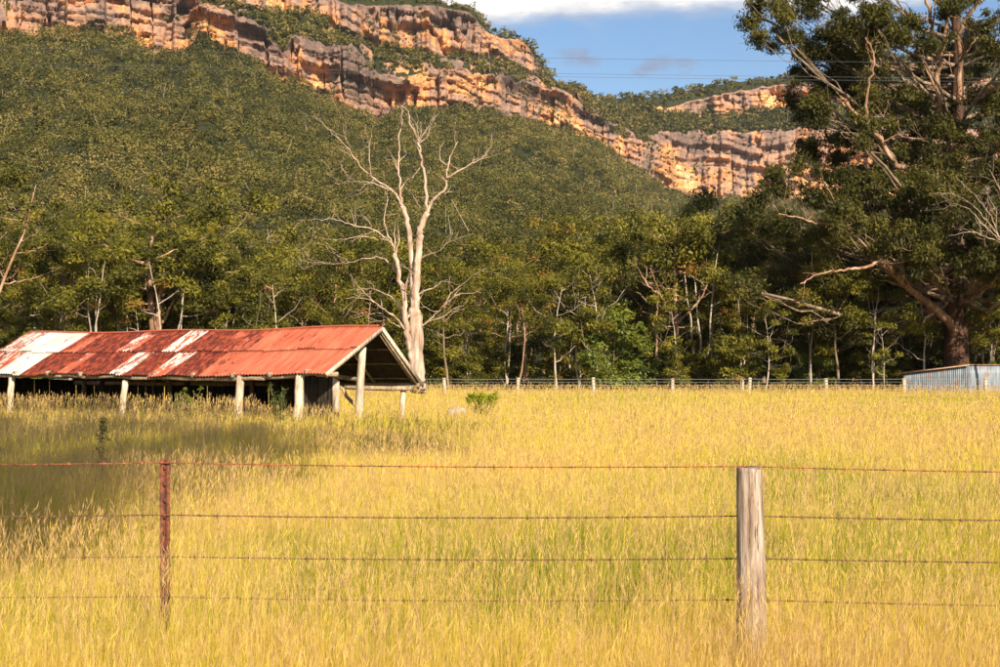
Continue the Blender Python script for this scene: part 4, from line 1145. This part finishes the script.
lobed_tree('gum_tree', 'leaning pink trunked gum at the left edge of the photo', 90, -16, [(-18, 395), (-12, 330), (2, 285), (14, 255), (26, 228), (32, 200), (36, 185)], 0.12,
           [(8, 215, 20, 16), (35, 195, 22, 14), (48, 240, 22, 16, 3), (-10, 250, 26, 20), (20, 262, 24, 16, 4), (-30, 200, 30, 24), (60, 265, 20, 14, 4), (10, 180, 16, 10), (-25, 300, 24, 16), (55, 215, 16, 12)],
           M['gum_leaf'], M['pink_bark'], 21, clump=0.8, per=230, leaf=0.25, dens=0.8)
lobed_tree('gum_tree', 'broad tall gum with a twin pink trunk above the middle of the long roof', 104, 154, [(155, 395), (154, 340), (151, 305), (150, 275), (152, 240), (155, 210)], 0.36,
           [(150, 192, 28, 12), (118, 212, 26, 12), (185, 212, 26, 12), (95, 235, 26, 14), (205, 235, 20, 13), (150, 222, 30, 12, -2), (125, 252, 28, 14), (178, 250, 26, 14, -2), (205, 268, 20, 14), (95, 268, 24, 14), (150, 272, 26, 12, 3), (120, 292, 22, 12), (182, 285, 22, 12, -3)],
           M['gum_leaf'], M['pink_bark'], 22, clump=0.95, per=240, leaf=0.27, dens=0.85, extra=[([(157, 392), (158, 345), (160, 300), (165, 262)], 0.32, 0.14, -0.3, -0.3), ([(161, 325), (175, 300), (190, 290), (202, 282)], 0.12, 0.05, -1.5, -0.3)])
lobed_tree('gum_tree', 'tall gum with straight pink trunk and high spreading crown, midway along the forest edge', 102, 676, [(677, 392), (676, 350), (676, 320), (675, 290), (675, 255), (676, 232)], 0.24,
           [(676, 222, 24, 10), (650, 232, 22, 11), (705, 235, 24, 11), (632, 252, 20, 12), (722, 255, 20, 12), (660, 252, 20, 10, 2), (695, 258, 20, 11, 3), (640, 275, 18, 10), (712, 278, 16, 10), (735, 225, 22, 12)],
           M['gum_leaf'], M['pink_bark'], 23, clump=0.85, per=230, leaf=0.26, dens=0.8, extra=[([(676, 322), (662, 298), (648, 285), (640, 272)], 0.12, 0.04, -1.5, 0), ([(676, 325), (695, 305), (705, 290), (708, 272)], 0.12, 0.04, -1.5, 0), ([(662, 298), (655, 280), (650, 268)], 0.06, 0.02, -1, -1)])

# ================================================================== TREELINE
PROTO = {}
def proto(key, look, bark, leafm, cat='gum tree', name='gum_tree', **kw):
    wood, lv = proto_tree(**kw); PROTO[key] = dict(wood=wood, lv=lv, bark=M[bark], leaf=M[leafm], look=look, cat=cat, name=name, first=None)
proto('a', 'rounded gum', 'grey_bark', 'gum_leaf', seed=1, H=14, nl=11, r0=0.20, fork=0.42, low=1)
proto('b', 'narrow pale trunked gum', 'pink_bark', 'gum_leaf', seed=2, H=16, nl=9, spread=0.2, fork=0.5, r0=0.17, low=0)
proto('c', 'forked two stemmed gum', 'white_bark', 'gum_leaf', seed=3, H=13, nl=10, multi=2, r0=0.14, fork=0.5, low=0)
proto('d', 'thick low hanging gum', 'grey_bark', 'gum_leaf', seed=4, H=13, nl=12, fork=0.2, r0=0.18, low=14, clump=0.1)
proto('e', 'slender many stemmed gum', 'white_bark', 'gum_leaf', seed=5, H=11, nl=9, multi=3, r0=0.12, fork=0.5, low=0)
proto('f', 'wide crowned gum', 'pink_bark', 'gum_leaf', seed=6, H=15, nl=9, spread=0.36, fork=0.42, r0=0.2, clump=0.095, openness=0.15)
proto('g', 'sparse white branched gum', 'white_bark', 'gum_leaf', seed=8, H=10, nl=9, spread=0.3, fork=0.3, r0=0.11, clump=0.07, openness=0.62, twigs=4)
proto('s', 'dull green shrub', 'grey_bark', 'gum_leaf', 'shrub', 'forest_shrub', seed=9, H=4.2, nl=7, spread=0.4, fork=0.1, r0=0.06, low=10, clump=0.17, per=150, leaf=0.24)
proto('t', 'bright green shrub', 'grey_bark', 'bright_leaf', 'shrub', 'forest_shrub', seed=10, H=4.6, nl=7, spread=0.42, fork=0.15, r0=0.06, low=10, clump=0.17, per=150, leaf=0.24)

rt = np.random.default_rng(44)
items = []      # (px, Y, key, height scale, row)
def row(name, Ya, Yb, x0, x1, step, keys, h0, h1, hf=None):
    px_ = x0
    while px_ < x1:
        Yv = Ya + (Yb - Ya) * rt.random()
        k = keys[rt.integers(len(keys))]
        h = h0 + (h1 - h0) * rt.random()
        if hf: h *= hf(px_)
        items.append((px_ + rt.normal() * step * 0.15, Yv, k, h, name)); px_ += step * (0.8 + 0.4 * rt.random())
hf = lambda p: float(np.interp(p, [-80, 60, 200, 300, 460, 620, 700, 760, 900, 1100], [1.05, 1.0, 1.0, 0.86, 0.84, 0.95, 1.08, 1.0, 0.9, 0.9]))
row('front row', 97, 105, -60, 1080, 25, 'aadbcceefge', 5.6, 12.2, hf)
row('second row', 106, 114, -60, 1080, 30, 'abddfc', 9.0, 14.5, hf)
row('third row', 118, 130, -60, 1080, 34, 'abddf', 11.0, 16.5, hf)
row('fourth row', 135, 150, -60, 1080, 36, 'abdf', 12.0, 18.0, hf)
row('rear row', 158, 180, -60, 1080, 40, 'abdf', 13.0, 19.5, hf)
row('understorey', 97, 106, -60, 1080, 30, 'ssssssst', 1.8, 4.4)
row('understorey', 107, 118, -60, 1080, 34, 'ss', 2.5, 5.5)
# trees the photo singles out
special = [(557, 96.5, 'g', 8.9, 'front row', 'thin gum with bright white trunk and bare fan, right of the dead tree'),
           (595, 97.5, 'g', 10.0, 'front row', 'thin gum with white upper branches and few leaves right of the bright white trunk'),
           (766, 95.5, 'g', 6.5, 'front row', 'small bare white forked tree at the fence just left of the huge gum crown'),
           (884, 96.0, 'g', 5.5, 'front row', 'tiny white forked sapling at the fence left of the iron shed'),
           (613, 96.5, 't', 4.8, 'understorey', 'vivid light green shrub beside the white branched gums'),
           (516, 97.0, 'b', 8.5, 'front row', 'small gum with a fine straight white stem right of the dead tree')]
lands = [(-200, 'from the left photo edge'), (154, 'right of the twin trunked gum'), (418, 'right of the dead tree'), (557, 'right of the white thin trunk'), (676, 'right of the pink trunked gum'),
         (766, 'right of the forked white tree'), (884, 'right of the white sapling'), (957, 'right of the huge gum trunk')]
ordn = ['nearest', 'second', 'third', 'fourth', 'fifth', 'sixth', 'seventh', 'eighth', 'ninth', 'tenth']
places = {'front row': 'at the forest edge', 'second row': 'in forest rank two', 'third row': 'in forest rank three', 'fourth row': 'in forest rank four', 'rear row': 'in the rearmost rank', 'understorey': 'under the gums'}
ordn += ['eleventh', 'twelfth', 'thirteenth', 'fourteenth', 'fifteenth']
counts = {}
items = [it for it in items if not any(abs(it[0] - s_[0]) < 13 and it[1] < 104 for s_ in special)]
items = [it for it in items if not (925 < it[0] < 990 and it[1] < 104)]
items = [(*it, None) for it in items] + special
items.sort(key=lambda it: it[0])
for (px_, Yv, k, h, rw, lab) in items:
    p = at(px_, HZ, Yv); loc = (float(p[0]), float(p[1]), float(gz(Yv)) - 0.03)
    pr = PROTO[k]; H0 = dict(a=14, b=16, c=13, d=13, e=11, f=15, g=10, s=4.2, t=4.6)[k]
    if lab is None:
        li = max(i_ for i_, l_ in enumerate(lands) if l_[0] <= px_)
        key = (k, rw, li); counts[key] = counts.get(key, 0) + 1
        lab = '%s %s, %s %s' % (pr['look'], places[rw], ordn[min(14, counts[key] - 1)], lands[li][1])
        wd = lab.split()
    grp = 'shrubs under the forest edge' if k in 'st' else 'gum trees of the forest behind the paddock'
    if pr['first'] is None:
        o = tree_from(pr['name'], pr['wood'], pr['lv'], pr['bark'], pr['leaf'], loc, lab, pr['cat'], grp); pr['first'] = o
    else:
        o = copy_tree(pr['first']); o.location = loc; o['label'] = lab
    s_ = h / H0; o.scale = (s_ * (0.95 + 0.2 * rt.random()), s_ * (0.95 + 0.2 * rt.random()), s_)
    o.rotation_euler = (0, 0, float(rt.random() * 6.28))

# two gums behind the photographer, which throw the broad shadow on the left of the paddock
def world_px(x, z, Y): return (500 + x * F / Y, HZ - (z - CAMZ) * F / Y)
YT = 9.0        # lobed_tree works on positions in front of the camera; this one is moved behind it afterwards
lb = [(5, 18, 4.2, 2.6), (1.5, 16.5, 3.4, 2.2), (8, 17, 2.8, 2.4), (4, 21.5, 4.0, 2.0), (-0.5, 20, 3.0, 1.8), (8, 21, 2.4, 1.8), (0, 23.5, 2.6, 1.4), (2, 19, 3.6, 2.4), (6, 19.5, 3.6, 2.4), (-2.5, 17.5, 2.6, 1.8), (2, 22, 2.8, 1.6)]
lb = [(a + 1.3, b, c * 1.05, d) for a, b, c, d in lb]
lb = [(*world_px(a, b, YT), c * F / YT, d * F / YT, dy) for (a, b, c, d), dy in zip(lb, (0, -2, 2.5, 2, 3, -3, -2, 1.5, -1.5, 0, 0))]
tb = lobed_tree('gum_tree', 'gum standing behind the photographer that shades the left of the paddock', YT, world_px(-4, 0, YT)[0], [world_px(x_, z_, YT) for x_, z_ in ((-4, 0), (-3.4, 5), (-1.5, 10), (1.5, 14), (4, 18))], 0.3,
                lb, M['gum_leaf'], M['grey_bark'], 31, clump=1.0, per=170, leaf=0.42, dens=1.8, limb_r=0.08)
tb.location.y = -9.0

# ================================================================== WEEDS, TUFT, STONE
def weed(name, px_, Y_, h, label, seed, tone=0.4, leaf=0.07, wid=0.3, mat='bright_leaf', n_=9, cat='weed', asp=2.2, droop=0.2):
    rng = np.random.default_rng(seed); p = at(px_, HZ, Y_); b = np.array([p[0], Y_, float(gz(Y_))])
    r = empty(name, b); tag(r, label, cat, 'weeds standing in the paddock grass')
    m = MB(); cs = []
    for k in range(n_):
        a = rng.random() * 6.28; tipp = b + np.array([math.cos(a) * wid * rng.random(), math.sin(a) * wid * rng.random(), h * (0.6 + 0.4 * rng.random())])
        c = curve(b, tipp, (0, 0, 0.05), 6, 0.02, rng); m.tube(c, np.linspace(0.01, 0.004, 6), 4, cap=False)
        for q in range(2, 6): cs.append(c[q])
    m.build('stem', M['grey_bark'], r, False, b)
    cs = np.array(cs)
    V, Q, T = leaf_cloud(cs, np.full(len(cs), h * 0.09), 26, leaf, 1, 0.1, asp, droop, tone, 0.4, 0.1, rng)
    mesh_np('leaves', V, Q, M[mat], r, {'tone': T}, False, b)
weed('paddock_weed', 282, 40.2, 1.45, 'dark leafy weed standing before the right end of the shed front', 1, 0.25, wid=0.35)
weed('paddock_weed', 193, 40.6, 1.35, 'spindly weed before the middle of the dark shed front', 2, 0.5, wid=0.4, n_=7)
weed('paddock_weed', 102, 21.5, 1.15, 'dark thistle like weed standing in the shaded grass at left', 3, 0.2, wid=0.10, n_=3, leaf=0.05)
weed('paddock_weed', 178, 40.9, 1.2, 'small seeding weed under the shed eave', 5, 0.6, wid=0.3, n_=6)
weed('green_tussock', 482, 47.0, 1.05, 'fresh green tussock in the golden grass right of the shed', 4, 0.22, 0.30, 0.6, mat='grass', n_=34, cat='tussock', asp=9, droop=-1.2)
b = at(457, HZ, 48.5); b[2] = float(gz(48.5)) + 0.42
th = np.linspace(0, 2 * math.pi, 17)[:-1]; V = []
for k, ph in enumerate(np.linspace(-1.4, 1.4, 9)):
    rr = np.cos(ph) * 0.34 * (1 + 0.25 * (vnoise(th * 2, th * 0 + k * 0.7, 8) - 0.5) * 2)
    V.append(np.stack([b[0] + rr * np.cos(th) * 1.2, b[1] + rr * np.sin(th), b[2] - 0.25 + np.full(16, math.sin(ph) * 0.42 + 0.05 * math.sin(k * 2.3))], -1))
V = np.vstack(V); i, j = np.meshgrid(np.arange(8), np.arange(16), indexing='ij')
Q = np.stack([i * 16 + j, i * 16 + (j + 1) % 16, (i + 1) * 16 + (j + 1) % 16, (i + 1) * 16 + j], -1).reshape(-1, 4)
Q = np.vstack([Q, [[128 + k, 128 + k + 1, 128 + 14 - k, 128 + 15 - k] for k in range(7)]])
st_ = mesh_np('stone', V, Q, M['stone'], None, None, False, b); tag(st_, 'pale grey stone poking out of the grass beside the green tussock', 'stone')

# ================================================================== GRASS
def blades(x, y, h, w, rng, tone, lean=0.35, seg=3, bend=0.5):
    n = len(x)
    az = rng.random(n) * 2 * math.pi
    ld = np.stack([np.cos(az), np.sin(az)], -1) * (lean * rng.random(n) ** 0.8)[:, None] + np.array([0.05, 0.0])
    fa = az + math.pi / 2 + rng.normal(size=n) * 0.6
    fd = np.stack([np.cos(fa), np.sin(fa)], -1)
    V = []
    z0 = gz(y) - 0.02
    for k in range(seg + 1):
        t = k / seg
        off = ld * (h * (t * (1 - bend) + bend * t * t))[:, None]
        zz_ = z0 + h * (t - 0.22 * np.linalg.norm(ld, axis=1) * t * t)
        ww = w * (1 - t * 0.85) * 0.5
        for s in (-1, 1):
            V.append(np.stack([x + off[:, 0] + s * fd[:, 0] * ww, y + off[:, 1] + s * fd[:, 1] * ww, zz_], -1))
    V = np.stack(V, 1)      # n, 2(seg+1), 3
    m = 2 * (seg + 1)
    b = np.arange(n)[:, None] * m
    Q = np.stack([np.stack([b[:, 0] + 2 * k, b[:, 0] + 2 * k + 1, b[:, 0] + 2 * k + 3, b[:, 0] + 2 * k + 2], -1) for k in range(seg)], 1).reshape(-1, 4)
    T = np.repeat(tone, m)
    tip = np.stack([x + ld[:, 0] * h, y + ld[:, 1] * h, z0 + h * (1 - 0.22 * np.linalg.norm(ld, axis=1))], -1)
    return V.reshape(-1, 3), Q, T, tip, ld


def heads(tip, ld, size, w, rng, tone):
    """open seed heads: short spikelets up the top of a stalk"""
    n = len(tip)
    k = 4
    T = np.repeat(tip, k, 0); S_ = np.repeat(size, k)
    u = np.tile(np.arange(k) / k, n)
    up = np.repeat(np.concatenate([ld * 1.6, np.ones((n, 1))], 1), k, 0); up /= np.linalg.norm(up, axis=1)[:, None]
    c = T + up * ((u - 0.55) * S_)[:, None] + rng.normal(size=(n * k, 3)) * (S_ * 0.07)[:, None]
    r = rng.normal(size=(n * k, 3)) * 0.2 + up; r /= np.linalg.norm(r, axis=1)[:, None]
    s = np.cross(r, rng.normal(size=(n * k, 3))); s /= np.linalg.norm(s, axis=1)[:, None]
    L = (S_ * 0.26)[:, None]; W = np.repeat(w, k)[:, None]
    V = np.stack([c - r * L, c + s * W, c + r * L, c - s * W], 1).reshape(-1, 3)
    return V, np.arange(n * k * 4).reshape(-1, 4), np.repeat(np.repeat(tone, k), 4)


gr = np.random.default_rng(77)
GV = []; GQ = []; GT = []; go = 0
def addg(V, Q, T):
    global go
    GV.append(V.astype(np.float32)); GQ.append((Q + go).astype(np.int32)); GT.append(T.astype(np.float32)); go += len(V)

def tone_at(x, y, rng):
    n = len(x)
    g = fbm(x * 0.22 + 3, y * 0.22, 201, 3)          # green patches
    near = np.interp(y, [5, 8.5, 9.5, 11.5, 16, 22, 30, 60, 100], [0.74, 0.64, 0.42, 0.30, 0.33, 0.50, 0.58, 0.50, 0.54])
    g2 = fbm(x * 1.3, y * 0.8, 207, 3)
    t = near + (g - 0.5) * 0.9 + (g2 - 0.5) * 0.6 + rng.normal(size=n) * 0.17
    t = t + 0.16 * np.clip((y - 14) / 6, 0, 1) * np.clip((50 - y) / 6, 0, 1) * np.clip((-x / y - 0.10) / 0.08, 0, 1)     # browner grass near the shed; the left shadow's brown is tinted in too
    return np.clip(t, 0.03, 0.97)

def inshed(x, y):
    dx = x - O3[0]; dy = y - O3[1]
    a = dx * EA[0] + dy * EA[1]; b = dx * EB[0] + dy * EB[1]
    return (a > 0.3) & (a < LEN) & (b > -2.2) & (b < 2.3)

for (ya, yb, dens, w0, seg) in ((4.6, 9, 3000, 0.0030, 3), (9, 16, 1700, 0.0042, 3), (16, 28, 700, 0.0075, 2), (28, 50, 240, 0.014, 2), (50, 97, 75, 0.027, 2)):
    k = 0.40
    area = k * (yb ** 2 - ya ** 2) + (yb - ya) * 8.0
    n = int(dens * area)
    y = np.sqrt(ya ** 2 + (yb ** 2 - ya ** 2) * gr.random(n)); x = (gr.random(n) * 2 - 1) * (k * y + 4.0)
    # tufts: pull blades together
    cl = fbm(x * 3.1, y * 3.1, 17, 2); keep = gr.random(n) < 0.15 + 1.4 * cl * (0.55 + 0.9 * fbm(x * 0.9, y * 0.9, 23, 2))
    x, y = x[keep], y[keep]
    keep = ~inshed(x, y) & ~((y > 92.5) & (x > 27)); x, y = x[keep], y[keep]; n = len(x)
    hh = np.interp(y, [4.6, 8, 10, 14, 25, 97], [0.42, 0.46, 0.46, 0.52, 0.54, 0.50])
    patch = 0.5 * fbm(x * 0.35, y * 0.35, 19, 3) + 0.5 * fbm(x * 1.4, y * 1.4, 29, 3); patch = 0.5 + (patch - 0.5) * 1.9
    h = hh * (0.55 + 0.55 * patch + 0.35 * gr.random(n) ** 2) * (0.55 + 0.45 * gr.random(n))
    h *= 1 + 0.35 * ((y > 30) & (x < -4)) * gr.random(n)
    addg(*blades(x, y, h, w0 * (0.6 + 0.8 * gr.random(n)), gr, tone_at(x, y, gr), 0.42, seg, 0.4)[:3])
    # seed stalks
    m = int(n * (0.11 if yb < 17 else 0.07)); s = gr.choice(n, m, replace=False)
    xs_, ys_ = x[s], y[s]; hs = hh[s] * (1.15 + 0.55 * gr.random(m))
    left = 1 + 0.25 * (xs_ < -0.18 * ys_)
    tn = np.clip(0.82 + 0.12 * gr.normal(size=m), 0.55, 1)
    V, Q, T, tip, ld = blades(xs_, ys_, hs * left, w0 * 0.62 * np.ones(m), gr, tn, 0.30, seg, 0.6)
    addg(V, Q, T)
    addg(*heads(tip, ld, 0.11 * (0.7 + 0.7 * gr.random(m)) * (hs / 0.6), w0 * 0.55 * np.ones(m), gr, np.clip(tn + 0.08, 0, 1)))
gob = mesh_np('dry_grass', np.vstack(GV), np.vstack(GQ), M['grass'], None, {'tone': np.concatenate(GT)})
tag(gob, 'tall golden and green seeding grass filling the paddock', 'grass', kind='stuff')
print('grass quads', sum(len(q) for q in GQ))
